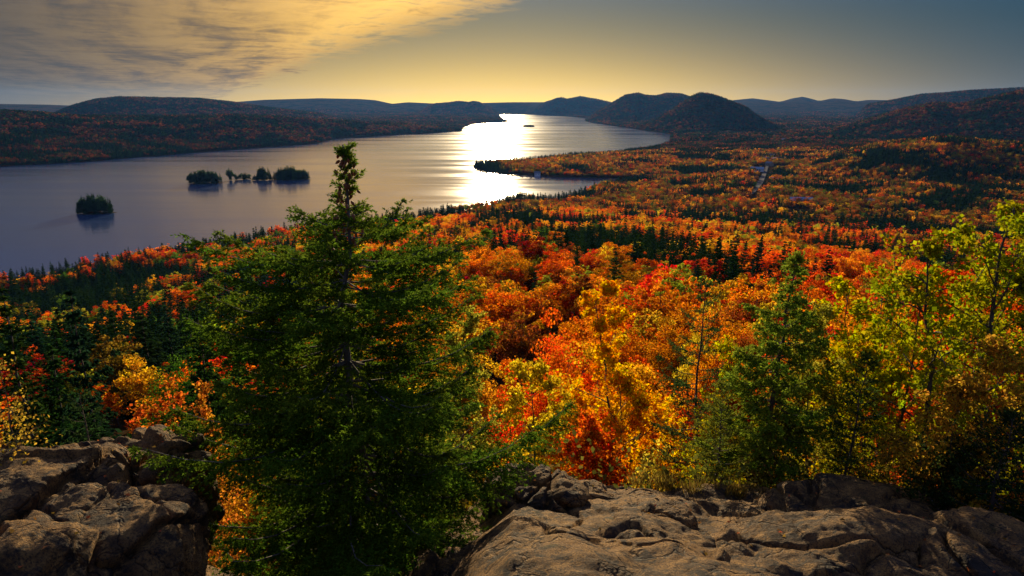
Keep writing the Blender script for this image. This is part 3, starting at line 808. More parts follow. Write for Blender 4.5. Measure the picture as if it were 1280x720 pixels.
def bedrock():
    X, Y = np.meshgrid(np.arange(-13, 13.01, .06), np.arange(1.5, 13.6, .06)); D = np.hypot(X, Y)
    Z = height(X.ravel(), Y.ravel()).reshape(X.shape)
    n1 = fbm(X * .55, Y * .55, oct=3, seed=140) - .5; n2 = fbm(X * 1.6, Y * 1.6, oct=4, seed=141) - .5; n3 = fbm(X * 7, Y * 7, oct=3, seed=142) - .5
    ck = np.exp(-((fbm(X * .5, Y * .5, oct=3, seed=143) - .5) / .015) ** 2)
    Z = Z + .02 + n1 * .8 + n2 * .16 + n3 * .06 - ck * .12 - np.clip(D - 11.6, 0, 9) ** 1.3 * 1.1
    n, m = X.shape; i = np.arange(n - 1)[:, None] * m + np.arange(m - 1)[None]
    f = np.stack([i, i + 1, i + m + 1, i + m], -1).reshape(-1, 4)
    tag(link('ground_rock', mesh_np('ground_rock', np.stack([X, Y, Z], -1).reshape(-1, 3), f, smooth=True), ROCK), kind='structure')
bedrock()
ROCKS = [
    ('rounded brown boulder with a steep front face beside the big spruce', 664, 577, 10.4, 66, .85, .85, 3.0, 1, .1, 0),
    ('small dark boulder wedged behind the boulder beside the big spruce', 726, 601, 11.2, 36, .6, .55, 2.6, 2, .3, 0),
    ('low brown rock below the red orange maple bush', 792, 609, 11.7, 56, .8, .55, 2.6, 3, -.2, 0),
    ('small rounded knob of rock on the shoulder of the big front dome', 840, 625, 9.2, 42, .55, .5, 2.4, 4, .1, 0),
    ('long low rock with a sunlit crest below the leaning hemlock', 930, 606, 11.4, 100, 1.1, .75, 2.6, 5, -.1, 0),
    ('broad dark hump of rock under the right hand saplings', 1110, 599, 11.4, 140, 1.4, 1.1, 2.7, 6, -.15, 0),
    ('biggest dome of granite in front, bottom centre right', 850, 640, 7.5, 165, 1.6, 1.35, 2.5, 7, .1, 0),
    ('long cracked granite slab at the bottom right with sunlit left flank', 1095, 636, 8.3, 185, 1.6, 1.1, 2.7, 8, -.2, 0),
    ('low front slab of rock under the lowest spruce branches', 610, 676, 8.0, 120, 1.1, .8, 2.8, 9, .2, 0),
    ('dark rock at the lower right picture edge beside the evergreen shrub', 1262, 646, 9.6, 105, 1.2, .9, 2.7, 10, .1, 0),
    ('rough rock filling the cleft between front dome and right slab', 990, 645, 9.0, 75, 1.0, .8, 2.6, 11, .3, 0),
    ('small flat stone in the gap between spruce boulder and front dome', 762, 650, 9.4, 50, .7, .5, 2.6, 17, .3, 0),
    ('wide weathered slab running out of the left picture edge', 40, 560, 9.6, 110, 1.3, 1.05, 2.9, 12, .1, 0),
    ('big squarish block with a black shaded front face at lower left', 128, 606, 7.9, 96, .9, 1.25, 4.0, 13, .12, 0),
    ('humped boulder crowning the left outcrop below the orange bush', 160, 534, 10.8, 42, .75, .7, 2.6, 14, .1, 0),
    ('smooth pale grey stone sitting in the middle of the left outcrop', 160, 556, 9.5, 30, .5, .5, 2.5, 15, .5, 0),
    ('upright pale stone closing the left outcrop beside the spruce', 212, 543, 9.4, 24, .6, .95, 3.0, 16, -.1, 0),
    ('lumpy brown rock between the left slab and the crowning boulder', 92, 552, 10.4, 60, .9, .7, 2.6, 18, .2, 0),
    ('dark rock in the lower left picture corner', 0, 650, 7.0, 90, .9, 1.0, 3.0, 19, .2, 0),
]
for i, r in enumerate(ROCKS):
    boulder(r[0], *r[1:8], seed=r[8], rot=r[9], tilt=r[10], mat=ROCK2 if i in (15, 16) else ROCK)

# ------------------------------------------------------------------ close trees
def gz(x, y): return float(height(np.array([x]), np.array([y]))[0])
LEAF_MIX = leaf_mat('mixed_leaf', 'obj', 0.6, 0.13, 1.05, (0.6, 1.6))
def hero_broad(name, label, cat, px, d, pyt, wpx, color, nleaf, leaf, seed, stems=1, lean=0.0, low=.2, mat=None, bark=None, r0=None, base_z=None, width_low=.55):
    rg = np.random.default_rng(seed)
    x, y, zt = at_d(px, pyt, d); g = gz(x, y) if base_z is None else base_z
    H = max(.5, zt - g + .1); W = wpx * d / 853.0 * 1.35; nleaf = int(nleaf * 1.6)
    r0 = r0 or H * .014
    e = link(name, None, loc=(x, y, g - .1)); tag(e, label, cat)
    polys = []; tw0 = []; tw1 = []
    for s in range(stems):
        off = rg.normal(size=2) * .12 * (stems > 1); ln = np.array([lean * H + (rg.normal() * .10 * W if stems > 1 else 0), rg.normal() * .08 * W * (stems > 1)])
        hs = H * (1 if s == 0 else rg.uniform(.7, .97))
        n = 11; f = np.linspace(0, 1, n)
        wob = np.cumsum(rg.normal(size=(n, 2)) * .010 * H, 0)
        tr = np.concatenate([off + f[:, None] ** 1.2 * ln + wob, (f * hs)[:, None]], 1)
        polys.append((tr, r0 * (1 - .9 * f) * (1 if s == 0 else .8)))
        nl = int(30 / stems ** .5)
        for k in range(nl):
            t = low + (1 - low) * ((k + rg.uniform(0, 1)) / nl)
            b = np.array([np.interp(t, f, tr[:, i]) for i in range(3)])
            prof = (width_low + (1 - width_low) * min(1, (t - low) / (.35 * (1 - low)))) if t < low + .35 * (1 - low) else max(.3, ((1 - t) / (1 - low - .35 * (1 - low))) ** .75)
            L = W * .5 * prof * rg.uniform(.65, 1.15)
            a = k * 2.4 + rg.normal() * .4; el = rg.uniform(.25, .8) + t * .25
            dr = np.array([math.cos(a) * math.cos(el), math.sin(a) * math.cos(el), math.sin(el)])
            m = 5; q = [b]
            for i in range(m):
                dr = unit((dr + rg.normal(size=3) * .16 + np.array([0, 0, -.05]))[None])[0]; q.append(q[-1] + dr * L / m)
            q = np.array(q); polys.append((q, np.linspace(r0 * .32 * (1 - t * .6), r0 * .05, m + 1)))
            for j in range(6):
                u = rg.uniform(.25, 1.0); sb = np.array([np.interp(u * m, np.arange(m + 1), q[:, i]) for i in range(3)])
                sd = unit((dr + rg.normal(size=3) * .75)[None])[0]; sl = L * rg.uniform(.22, .42) + .08
                se = sb + sd * sl; sm = (sb + se) / 2 + rg.normal(size=3) * .04 * sl
                polys.append((np.array([sb, sm, se]), np.array([r0 * .07, r0 * .05, r0 * .025])))
                for w in range(4):
                    v = rg.uniform(.2, 1); tb = sb + (se - sb) * v
                    td = unit((sd + rg.normal(size=3) * .8)[None])[0]
                    tw0.append(tb); tw1.append(tb + td * (sl * .45 + .05))
    v, f = tubes(polys, 5); link('trunk', mesh_np('trunk', v, f, smooth=True), bark or BARK, e)
    tw0 = np.array(tw0); tw1 = np.array(tw1); nt = len(tw0)
    k = np.repeat(np.arange(nt), max(1, nleaf // nt)); n = len(k)
    u = rg.uniform(0.1, 1.1, (n, 1)); p = tw0[k] + (tw1 - tw0)[k] * u + rg.normal(size=(n, 3)) * leaf * .55
    nrm = unit(rg.normal(size=(n, 3)) * .8 + np.array([0, 0, .6])); dr = unit(np.cross(nrm, rg.normal(size=(n, 3))) + np.array([0, 0, -.35]))
    L = leaf * rg.uniform(.6, 1.3, n)
    v, f = kites(p, dr, nrm, L, L * rg.uniform(.6, .95, n), rg)
    tint = np.clip(rg.uniform(0, 1, nt)[k] * .5 + rg.uniform(0, .5, n), 0, 1)
    c = link('crown', me_kites('crown', v, f, tint), mat or LEAF_OBJ, e); c.color = tuple(color) + (1,)
    return e

def conifer_sprays(rg, branches, twig_gap, sub_gap, needles, nL, nW, tw_scale=.42, hang=.12, spread=.8, inner=.10):
    """branches: list of (polyline, length). returns needle kites"""
    S0, SD, SL, ST = [], [], [], []
    for q, L in branches:
        m = len(q) - 1; nt = max(5, int(L / twig_gap))
        s = np.sort(rg.uniform(inner if L > .5 else .1, 1.0, nt)); idx = s * m
        b = np.stack([np.interp(idx, np.arange(m + 1), q[:, i]) for i in range(3)], -1)
        out = unit(q[-1] - q[0]); sid = unit(np.cross(out, [0, 0, 1.0])); sg = np.where(np.arange(nt) % 2, 1, -1) * rg.uniform(.55, 1.1, nt)
        tl = (min(.06, L * .35) + tw_scale * L * (1.02 - s) ** .8 * np.minimum(1, s * 3.5)) * rg.uniform(.6, 1.15, nt)
        td = unit(out * .8 + sid * sg[:, None] * spread + np.array([0, 0, 1.0]) * (rg.normal(size=(nt, 1)) * .16 - hang))
        bt = rg.uniform(0, .5)
        for i in range(nt):
            ns = max(2, int(tl[i] / sub_gap)); u = (np.arange(ns) + rg.uniform(0, 1, ns)) / ns
            p = b[i] + td[i] * (tl[i] * u)[:, None] + np.array([0, 0, -1.0]) * (hang * 0.9 * tl[i] * u * u)[:, None]
            sd2 = np.cross(td[i], [0, 0, 1.0]); g2 = np.where(np.arange(ns) % 2, 1, -1) * rg.uniform(.3, 1, ns)
            dd = unit(td[i] * .9 + sd2 * g2[:, None] * .75 + rg.normal(size=(ns, 3)) * .22 + np.array([0, 0, -hang]))
            S0.append(p); SD.append(dd); SL.append(sub_gap * rg.uniform(1.1, 2.1, ns)); ST.append(np.full(ns, bt) + rg.uniform(0, .5, ns))
        # the leader of the branch itself
        S0.append(b); SD.append(np.tile(out, (nt, 1)) + rg.normal(size=(nt, 3)) * .25); SL.append(np.full(nt, sub_gap * 1.6)); ST.append(np.full(nt, bt))
    S0 = np.concatenate(S0); SD = unit(np.concatenate(SD)); SL = np.concatenate(SL); ST = np.concatenate(ST)
    k = np.repeat(np.arange(len(S0)), needles); n = len(k); u = rg.uniform(0, 1, (n, 1))
    rad = np.cross(SD[k], rand_unit(rg, n)); nd = unit(SD[k] * .75 + unit(rad) * rg.uniform(.35, .9, (n, 1)))
    p = S0[k] + SD[k] * SL[k][:, None] * u + nd * nL * .4
    v, f = kites(p, nd, np.cross(nd, rand_unit(rg, n)), nL * rg.uniform(.7, 1.2, n), nW, rg, 0.0)
    return v, f, np.clip(ST[k] + rg.uniform(-.05, .05, n), 0, 1)

def hero_conifer(name, label, px, d, pyt, prof, nbr, color, seed, base_px=None, base_z=None, low=.06, twig_gap=.045, sub_gap=.05, needles=8, nL=.045, nW=.011,
                 rise=(-.30, .55), r0=.09, bark=None, hang=.12, tw_scale=.42, gappy=.0, whorl=0.0):
    rg = np.random.default_rng(seed)
    x, y, zt = at_d(px, pyt, d)
    bx = at_d(base_px, 500, d)[0] if base_px else x
    g = gz(bx, y) if base_z is None else base_z
    H = zt - g + .1; lean = (x - bx)
    e = link(name, None, loc=(bx, y, g - .1)); tag(e, label, 'conifer')
    n = 12; f = np.linspace(0, 1, n)
    tr = np.stack([lean * f ** 1.1 + np.cumsum(rg.normal(size=n)) * .006 * H, np.cumsum(rg.normal(size=n)) * .006 * H, f * H], -1)
    tr[:, 0] += (lean - tr[-1, 0]) * f
    polys = [(tr, r0 * (1 - .93 * f))]
    br = []
    for k in range(nbr):
        t = low + (1 - low) * ((k + rg.uniform(0, 1)) / nbr) ** .9
        if whorl and t < .84: t = (math.floor(t / whorl) + rg.normal() * .10) * whorl + whorl * .3
        t = min(max(t, 0.01), .985); a = k * 2.399 + rg.normal() * .35
        L = np.interp(t, [p[0] for p in prof], [p[1] for p in prof]) * (1 + rg.normal() * .18)
        if rg.uniform() < gappy: L *= rg.uniform(.3, .7)
        if whorl and t > .885 and rg.uniform() < .35: continue
        L = max(L, .03)
        b = np.array([np.interp(t, f, tr[:, i]) for i in range(3)])
        out = np.array([math.cos(a), math.sin(a), 0.0]); rs = rise[0] + (rise[1] - rise[0]) * t + rg.normal() * .10 + max(0, t - .88) * 7
        s = np.linspace(0, 1, 7)[:, None]
        q = b + out * s * L + np.array([0, 0, 1.0]) * (rs * s - .22 * np.sin(s * np.pi) * (1 - t) + .16 * s ** 3) * L + np.array([-out[1], out[0], 0]) * np.sin(s * 3) * rg.normal() * .07 * L
        br.append((q, L)); polys.append((q, np.linspace(max(.006, r0 * .22 * (1 - t) + .006), .003, 7)))
    v, fc = tubes(polys, 6); link('trunk', mesh_np('trunk', v, fc, smooth=True), bark or BARK, e)
    v, fc, ti = conifer_sprays(rg, br, twig_gap, sub_gap, needles, nL, nW, tw_scale, hang, inner=.21 if whorl else .12)
    c = link('crown', me_kites('crown', v, fc, ti), NEEDLE_OBJ, e); c.color = tuple(color) + (1,)
    print(name, 'needles', len(fc), 'height', round(H, 2))
    return e, tr, H

# the large spruce in front
D_SP = 9.6
sp_e, sp_tr, sp_H = hero_conifer('spruce_tree', 'largest spruce in the foreground with brown cones clustered on its leaning top', 428, D_SP, 181,
    [(0, 2.1), (.10, 2.3), (.25, 2.35), (.45, 2.2), (.6, 2.05), (.72, 1.9), (.79, 1.65), (.83, 1.25), (.86, .72), (.885, .30), (.92, .17), (.96, .11), (1, .04)], 275, (0.105, 0.175, 0.014), 3,
    base_px=455, base_z=CAMZ - 8.6, twig_gap=.042, sub_gap=.055, needles=9, nL=.055, nW=.018, rise=(-.32, .16), r0=.13, bark=BARK_GREY, gappy=.30, whorl=.036)
def cones():
    rg = np.random.default_rng(9)
    m = new_mat('cone_scales'); mm, t, out = m
    p = t.add('ShaderNodeBsdfPrincipled'); p.inputs['Roughness'].default_value = .7
    tc = t.add('ShaderNodeTexCoord'); vo = t.add('ShaderNodeTexVoronoi'); vo.inputs['Scale'].default_value = 60; t.l.new(tc.outputs['Object'], vo.inputs['Vector'])
    t.l.new(t.mix(vo.outputs['Distance'], (.34, .11, .03, 1), (.16, .05, .018, 1)), p.inputs['Base Color']); t.l.new(p.outputs[0], out.inputs[0])
    a = np.linspace(0, 1, 9); prof = np.sin(a * np.pi) ** .6 * .021 * (1.15 - .5 * a); prof[0] = prof[-1] = .002
    v, f = tubes([(np.stack([a * 0, a * 0, -a * .085], -1), prof * (1 + .12 * (np.arange(9) % 2)))], 9)
    me = mesh_np('cone', v, f); me.materials.append(mm)
    n = len(sp_tr); fr = np.linspace(0, 1, n)
    for i in range(84):
        t_ = rg.uniform(.835, .985) if i < 70 else rg.uniform(.78, .84)
        b = [np.interp(t_, fr, sp_tr[:, q]) for q in range(3)]
        rad = rg.uniform(.03, .20) * (1.25 - (t_ - .83) * 4) if i < 70 else rg.uniform(.1, .5)
        a_ = rg.uniform(0, 6.28)
        o = link('cone', me, parent=sp_e, loc=(b[0] + rad * math.cos(a_), b[1] + rad * math.sin(a_), b[2] + rg.uniform(0, .06)))
        o.rotation_euler = (rg.normal() * .35, rg.normal() * .35, a_); s = rg.uniform(.85, 1.25); o.scale = (s, s, s)
cones()

# conifers along the rim
hero_conifer('hemlock_tree', 'leaning young hemlock with bare lower trunk standing behind the long low rock', 996, 13.4, 318,
    [(0, .2), (.28, .4), (.33, 1.0), (.45, .98), (.6, .85), (.72, .72), (.85, .44), (1, .06)], 125, (0.19, 0.27, 0.022), 11, base_px=952, low=.3, needles=8, nL=.07, nW=.026, twig_gap=.045, sub_gap=.065, rise=(-.25, .25), r0=.085, hang=.2, gappy=.35, whorl=.05)
hero_conifer('fir_tree', 'open dark fir with wide level branches in front of the orange maple', 884, 17.5, 352,
    [(0, 1.6), (.3, 1.5), (.5, 1.2), (.7, .9), (.85, .5), (1, .06)], 62, (0.045, 0.085, 0.02), 12, low=.2, needles=6, nL=.07, nW=.024, twig_gap=.06, sub_gap=.08, rise=(-.1, .4), r0=.08)
hero_conifer('hemlock_tree', 'small bright yellow green hemlock sapling left of the leaning hemlock trunk', 905, 12.7, 484,
    [(0, .5), (.3, .62), (.6, .5), (.85, .28), (1, .05)], 60, (0.15, 0.18, 0.022), 13, low=.1, needles=6, nL=.05, nW=.018, twig_gap=.045, sub_gap=.06, rise=(0, .7), r0=.035)
hero_conifer('fir_tree', 'pointed dark green fir sapling right of the leaning hemlock', 1086, 13.2, 448,
    [(0, .75), (.25, .72), (.5, .55), (.75, .35), (1, .05)], 60, (0.055, 0.1, 0.02), 14, low=.06, needles=6, nL=.055, nW=.02, twig_gap=.05, sub_gap=.065, rise=(-.05, .5), r0=.045)
hero_conifer('fir_tree', 'low dark evergreen crowding the lower right picture edge', 1268, 11.6, 525,
    [(0, .9), (.3, .85), (.6, .6), (.85, .35), (1, .06)], 70, (0.03, 0.06, 0.016), 15, low=.03, needles=6, nL=.055, nW=.02, twig_gap=.05, sub_gap=.065, rise=(-.05, .5), r0=.05)
hero_conifer('fir_tree', 'dark little fir behind the left slab, next to the picture edge', 98, 15.5, 492,
    [(0, 1.2), (.3, 1.1), (.6, .75), (.85, .4), (1, .06)], 70, (0.032, 0.07, 0.018), 16, low=.05, needles=6, nL=.06, nW=.022, twig_gap=.055, sub_gap=.07, rise=(-.1, .4), r0=.07)

# broadleaved trees along the rim
hero_broad('maple_tree', 'large golden orange maple with thin dark trunk below the middle of the slope', 'maple', 795, 20, 392, 200, (.76, .34, .008), 24000, .095, 21, stems=2, low=.18, mat=LEAF_MIX, r0=.10)
hero_broad('maple_tree', 'low red orange maple bush hanging over the rocks beneath the golden orange maple', 'maple', 748, 14.5, 520, 120, (.70, .11, .006), 8000, .085, 22, stems=3, low=.12, r0=.03)
hero_broad('maple_tree', 'bright yellow maple right beside the large foreground spruce', 'maple', 664, 18.5, 448, 165, (.70, .50, .014), 14000, .095, 23, stems=2, low=.12, r0=.07)
hero_broad('maple_tree', 'yellow green maple peeping out behind the right flank of the big spruce', 'maple', 582, 24, 400, 110, (.42, .38, .035), 9000, .11, 24, low=.15, r0=.09)
hero_broad('maple_tree', 'many stemmed maple with yellow and green leaves in front of the right hand slope', 'maple', 1128, 15, 352, 150, (.38, .33, .018), 8500, .085, 25, stems=3, low=.22, mat=LEAF_MIX, r0=.065)
hero_broad('maple_tree', 'tallest maple at the right picture edge, green gold leaves on dark leaning trunks', 'maple', 1238, 14.3, 262, 180, (.30, .29, .018), 10500, .085, 26, stems=3, lean=.05, low=.34, mat=LEAF_MIX, r0=.11)
hero_broad('maple_sapling', 'slender sapling with small amber leaves near the right edge rocks', 'sapling', 1222, 12.4, 430, 95, (.50, .27, .025), 5200, .06, 27, stems=2, low=.25, r0=.025)
hero_broad('birch_tree', 'thin birch sapling with yellow green leaves between hemlock and fir sapling', 'birch', 1042, 14.2, 405, 100, (.36, .33, .03), 7000, .065, 28, low=.3, bark=BARK_GREY, r0=.04)
hero_broad('leafy_shrub', 'small shrub with single yellow leaves at the foot of the golden orange maple', 'shrub', 826, 12.8, 563, 62, (.55, .42, .035), 1500, .06, 29, stems=3, low=.1, r0=.012)
hero_broad('leafy_shrub', 'glowing red orange shrub on top of the left rock outcrop', 'shrub', 186, 12.6, 486, 46, (.64, .15, .015), 5200, .06, 30, stems=4, low=.1, r0=.018)
hero_broad('leafy_shrub', 'orange leaved shrub half hidden by the left flank of the big spruce', 'shrub', 236, 14.5, 474, 50, (.58, .2, .02), 4000, .07, 31, stems=3, low=.1, r0=.018)
hero_broad('maple_sapling', 'sparse sapling with scattered yellow leaves at the left picture edge', 'sapling', -14, 10.2, 458, 70, (.42, .27, .03), 480, .045, 32, stems=2, low=.15, r0=.018)
hero_broad('leafy_shrub', 'olive green shrub at the foot of the leaning hemlock', 'shrub', 985, 13.2, 530, 90, (.19, .2, .03), 4200, .055, 33, stems=4, low=.05, r0=.014)
hero_broad('leafy_shrub', 'amber shrub between the fir sapling and the dark trunks on the right', 'shrub', 1140, 12.9, 520, 95, (.36, .24, .025), 4200, .055, 34, stems=4, low=.05, r0=.014)
hero_broad('leafy_shrub', 'dark green shrub at the foot of the tallest right hand maple', 'shrub', 1190, 12.2, 545, 90, (.06, .09, .02), 4200, .055, 35, stems=4, low=.03, r0=.014)
hero_broad('maple_tree', 'slim green and gold maple left of the leaning hemlock', 'maple', 918, 15.8, 430, 90, (.40, .34, .02), 4500, .08, 36, stems=2, low=.2, mat=LEAF_MIX, r0=.05)
hero_broad('maple_tree', 'rusty gold maple filling the gap behind birch and fir sapling', 'maple', 1062, 18, 395, 110, (.55, .26, .015), 7000, .09, 37, stems=2, low=.12, mat=LEAF_MIX, r0=.06)
hero_broad('maple_tree', 'dark red leaved maple deep behind the tallest right hand maple', 'maple', 1190, 20, 380, 140, (.55, .10, .008), 7000, .1, 38, stems=2, low=.1, r0=.07)

# ------------------------------------------------------------------ grass and low growth along the rim
def rim_growth():
    rg = np.random.default_rng(50)
    P, Dn, L, W, T = [], [], [], [], []
    for c in range(34):
        px = rg.choice([rg.uniform(815, 1010), rg.uniform(860, 960), rg.uniform(560, 1250)]); d = rg.uniform(11.6, 13.2)
        x = d * math.sin(math.atan((px - 640) / FPX / cp * .93)); y = math.sqrt(max(0, d * d - x * x)); z = gz(x, y)
        n = 90; r = np.abs(rg.normal(size=(n, 1))) * .10; a = rg.uniform(0, 6.28, n)
        h = rg.uniform(.12, .42, n)
        dr = np.stack([np.cos(a) * .35, np.sin(a) * .35, np.ones(n)], -1) + rg.normal(size=(n, 3)) * .12
        b = np.array([x, y, z]) + np.stack([np.cos(a), np.sin(a), a * 0], -1) * r
        P.append(b + unit(dr) * h[:, None] * .5); Dn.append(dr); L.append(h); W.append(np.full(n, .014)); T.append(rg.uniform(0, 1, n))
    P = np.concatenate(P); n = len(P); rgn = rg.normal(size=(n, 3))
    v, f = kites(P, np.concatenate(Dn), rgn, np.concatenate(L), np.concatenate(W), rg, 0)
    o = link('grass', me_kites('grass', v, f, np.concatenate(T)), leaf_mat('dry_grass', (.22, .15, .03), .4, .05)); tag(o, 'dry yellow grass tufts along the rim behind the rocks', 'grass', None, 'stuff')
    # low leafy growth on the steep ground below the rim
    n = 46000; d = rg.uniform(12.0, 30, n) ; az = np.radians(rg.uniform(-44, 44, n)); x, y = d * np.sin(az), d * np.cos(az)
    m = fbm(x / 2.2, y / 2.2, oct=3, seed=90) > .45; x, y = x[m], y[m]; n = len(x); z = height(x, y) + rg.uniform(.0, 1.0, n) ** 1.5 * 1.3 * (fbm(x / 1.3, y / 1.3, oct=2, seed=91) + .2)
    c = np.stack([x, y, z], -1); nr = unit(rg.normal(size=(n, 3)) + np.array([0, 0, .8])); L = rg.uniform(.06, .17, n)
    v, f = kites(c, np.cross(nr, rg.normal(size=(n, 3))), nr, L, L * .7, rg)
    t = np.clip(fbm(x / 1.5, y / 1.5, oct=2, seed=92) + rg.uniform(-.2, .2, n), 0, 1)
    o = link('undergrowth', me_kites('undergrowth', v, f, t), leaf_mat('undergrowth_leaf', (.13, .10, .022), .5, .16)); tag(o, 'low tangled undergrowth on the slope just below the rocks', 'undergrowth', None, 'stuff')
rim_growth()
def litter():
    rg = np.random.default_rng(61); c = np.concatenate(LEAF_SPOTS); c = c + rg.normal(size=c.shape) * np.array([.05, .05, 0]); n = len(c)
    nr = unit(np.array([0, 0, 1.0]) + rg.normal(size=(n, 3)) * .3); L = rg.uniform(.035, .07, n)
    v, f = kites(c, np.cross(nr, rg.normal(size=(n, 3))), nr, L, L * .75, rg, .15)
    tag(link('fallen_leaves', me_kites('fallen_leaves', v, f, rg.uniform(0, 1, n)), leaf_mat('fallen_leaf', (.34, .12, .03), .2, .08)), 'fallen dry leaves lying on the granite rocks', 'leaves', None, 'stuff')
litter()

# ------------------------------------------------------------------ road, village, docks
M_ROAD = plain_mat('road_asphalt', (.05, .048, .06), .8, .25, .05)
M_WHITE = plain_mat('white_boards', (.72, .72, .74), .6, .06); M_TAN = plain_mat('tan_boards', (.36, .27, .19), .7, .1); M_RED = plain_mat('red_boards', (.28, .07, .05), .7, .1)
M_ROOF = plain_mat('grey_shingles', (.16, .17, .20), .7, .2); M_ROOFB = plain_mat('blue_metal_roof', (.22, .30, .40), .35, .1); M_ROOFR = plain_mat('brown_shingles', (.16, .09, .06), .8, .2)
M_PANE = plain_mat('dark_pane', (.03, .035, .045), .1, .1); M_DECK = plain_mat('weathered_planks', (.20, .16, .12), .8, .2); M_LAWN = plain_mat('mown_lawn', (.10, .20, .03), 1.0, .25, .2)
def boxmesh(name, parts):
    V, F, o = [], [], 0
    for cx, cy, cz, sx, sy, sz in parts:
        for i in (-1, 1):
            for j in (-1, 1):
                for k in (-1, 1): V.append((cx + i * sx / 2, cy + j * sy / 2, cz + k * sz / 2))
        F += [tuple(o + q for q in t) for t in ((0, 1, 3, 2), (4, 6, 7, 5), (0, 4, 5, 1), (2, 3, 7, 6), (0, 2, 6, 4), (1, 5, 7, 3))]; o += 8
    return mesh_np(name, V, F)
def road():
    pts = np.array([at_z(p[0], p[1], 3) for p in ROAD_PX]); s = np.linspace(0, len(pts) - 1, 90)
    q = np.stack([np.interp(s, np.arange(len(pts)), pts[:, i]) for i in range(2)], -1); t = unit(np.gradient(q, axis=0)); nn = np.stack([t[:, 1], -t[:, 0]], -1)
    w = np.interp(s, [0, 1, 2, 3, 4, 8], [2.5, 3.5, 5, 4, 2.2, 2])[:, None]
    V = []
    for sg in (-1, 1):
        e = q + nn * w * sg; V.append(np.concatenate([e, (height(e[:, 0], e[:, 1]) + 1.3)[:, None]], 1))
    n = len(q); v = np.concatenate(V); i = np.arange(n - 1); f = np.stack([i, i + n, i + n + 1, i + 1], -1)
    tag(link('road', mesh_np('road', v, f), M_ROAD), kind='structure')
road()
def house(label, px, py, w, l, h, rot, wall, roof, cat='house'):
    x, y = at_z(px, py, 6); z = gz(x, y) + .6
    e = link('house', None, loc=(x, y, z)); e.rotation_euler = (0, 0, rot); tag(e, label, cat, 'village houses' if cat == 'house' else None)
    rh = w * .32
    V = [(-w/2, -l/2, -1.5), (w/2, -l/2, -1.5), (w/2, l/2, -1.5), (-w/2, l/2, -1.5), (-w/2, -l/2, h), (w/2, -l/2, h), (w/2, l/2, h), (-w/2, l/2, h), (0, -l/2, h + rh), (0, l/2, h + rh)]
    me = bpy.data.meshes.new('wall'); me.from_pydata(V, [], [(0, 1, 5, 8, 4), (1, 2, 6, 5), (2, 3, 7, 9, 6), (3, 0, 4, 7)]); link('wall', me, wall, e)
    o = .5; k = rh / (w / 2); x2, z2 = w/2 + o, h - o * k
    V = [(-x2, -l/2 - o, z2 + .1), (0, -l/2 - o, h + rh + .1), (x2, -l/2 - o, z2 + .1), (-x2, l/2 + o, z2 + .1), (0, l/2 + o, h + rh + .1), (x2, l/2 + o, z2 + .1)]
    V += [(a, b, c + .25) for a, b, c in V]
    F = [(0, 3, 4, 1), (1, 4, 5, 2), (6, 7, 10, 9), (7, 8, 11, 10), (0, 1, 7, 6), (1, 2, 8, 7), (3, 9, 10, 4), (4, 10, 11, 5), (0, 6, 9, 3), (2, 5, 11, 8)]
    me = bpy.data.meshes.new('roof'); me.from_pydata(V, [], F); rf = link('roof', me, roof, e)
    link('chimney', boxmesh('chimney', [(w * .2, l * .2, h + rh * .6, .9, .9, 3.0)]), M_ROOFR, rf)
    for yy in (-l/4, l/4):
        for sx in (-1, 1): link('window', boxmesh('window', [(sx * (w/2 + .03), yy, h * .55, .1, 1.6, 1.5)]), M_PANE, e)
    link('door', boxmesh('door', [(0, -l/2 - .03, 1.05, 1.1, .1, 2.1)]), M_ROOFR, e)
for a in [('long white building with blue grey roof at the left bend of the village road', 946, 216, 13, 26, 5, 1.3, M_WHITE, M_ROOFB),
          ('white house north of the road, highest of the village cluster', 964, 202, 10, 14, 6, .4, M_WHITE, M_ROOF),
          ('white house at the left of the village cluster', 957, 206, 11, 14, 6, 1.0, M_WHITE, M_ROOF),
          ('red walled house in the middle of the village cluster', 968, 207, 11, 15, 6, .2, M_RED, M_ROOF),
          ('white gabled house at the right end of the village cluster', 976, 206, 10, 13, 6, .9, M_WHITE, M_ROOFR),
          ('tan house below the village cluster', 961, 211, 11, 15, 5.5, .5, M_TAN, M_ROOF),
          ('tan house alone by the far stretch of road', 979, 181, 12, 18, 6, .3, M_TAN, M_ROOF),
          ('long low shed with pale roofs right of the road', 973, 228, 9, 26, 4, 1.5, M_TAN, M_ROOFB),
          ('long building with blue metal roof among the trees nearest the slope', 1000, 261, 12, 30, 5, 1.45, M_TAN, M_ROOFB),
          ('small white house alone in the dark valley trees on the right', 1086, 261, 8, 10, 5.5, .8, M_WHITE, M_ROOF)]:
    house(*a)
house('white lakeside cottage at the foot of the wooded peninsula', 672, 216.5, 9, 12, 5, 1.4, M_WHITE, M_ROOF, 'cottage')
def lawn():
    x, y = at_z(936, 237, 3); a = np.linspace(0, 6.283, 24, endpoint=False); r = 15 * (1 + .15 * np.sin(3 * a))
    X, Y = x + 1.2 * r * np.cos(a), y + r * np.sin(a); v = np.stack([X, Y, height(X, Y) + 1.0], -1)
    me = bpy.data.meshes.new('lawn'); me.from_pydata([tuple(p) for p in v], [], [tuple(range(24))]); tag(link('lawn', me, M_LAWN), kind='structure')
lawn()
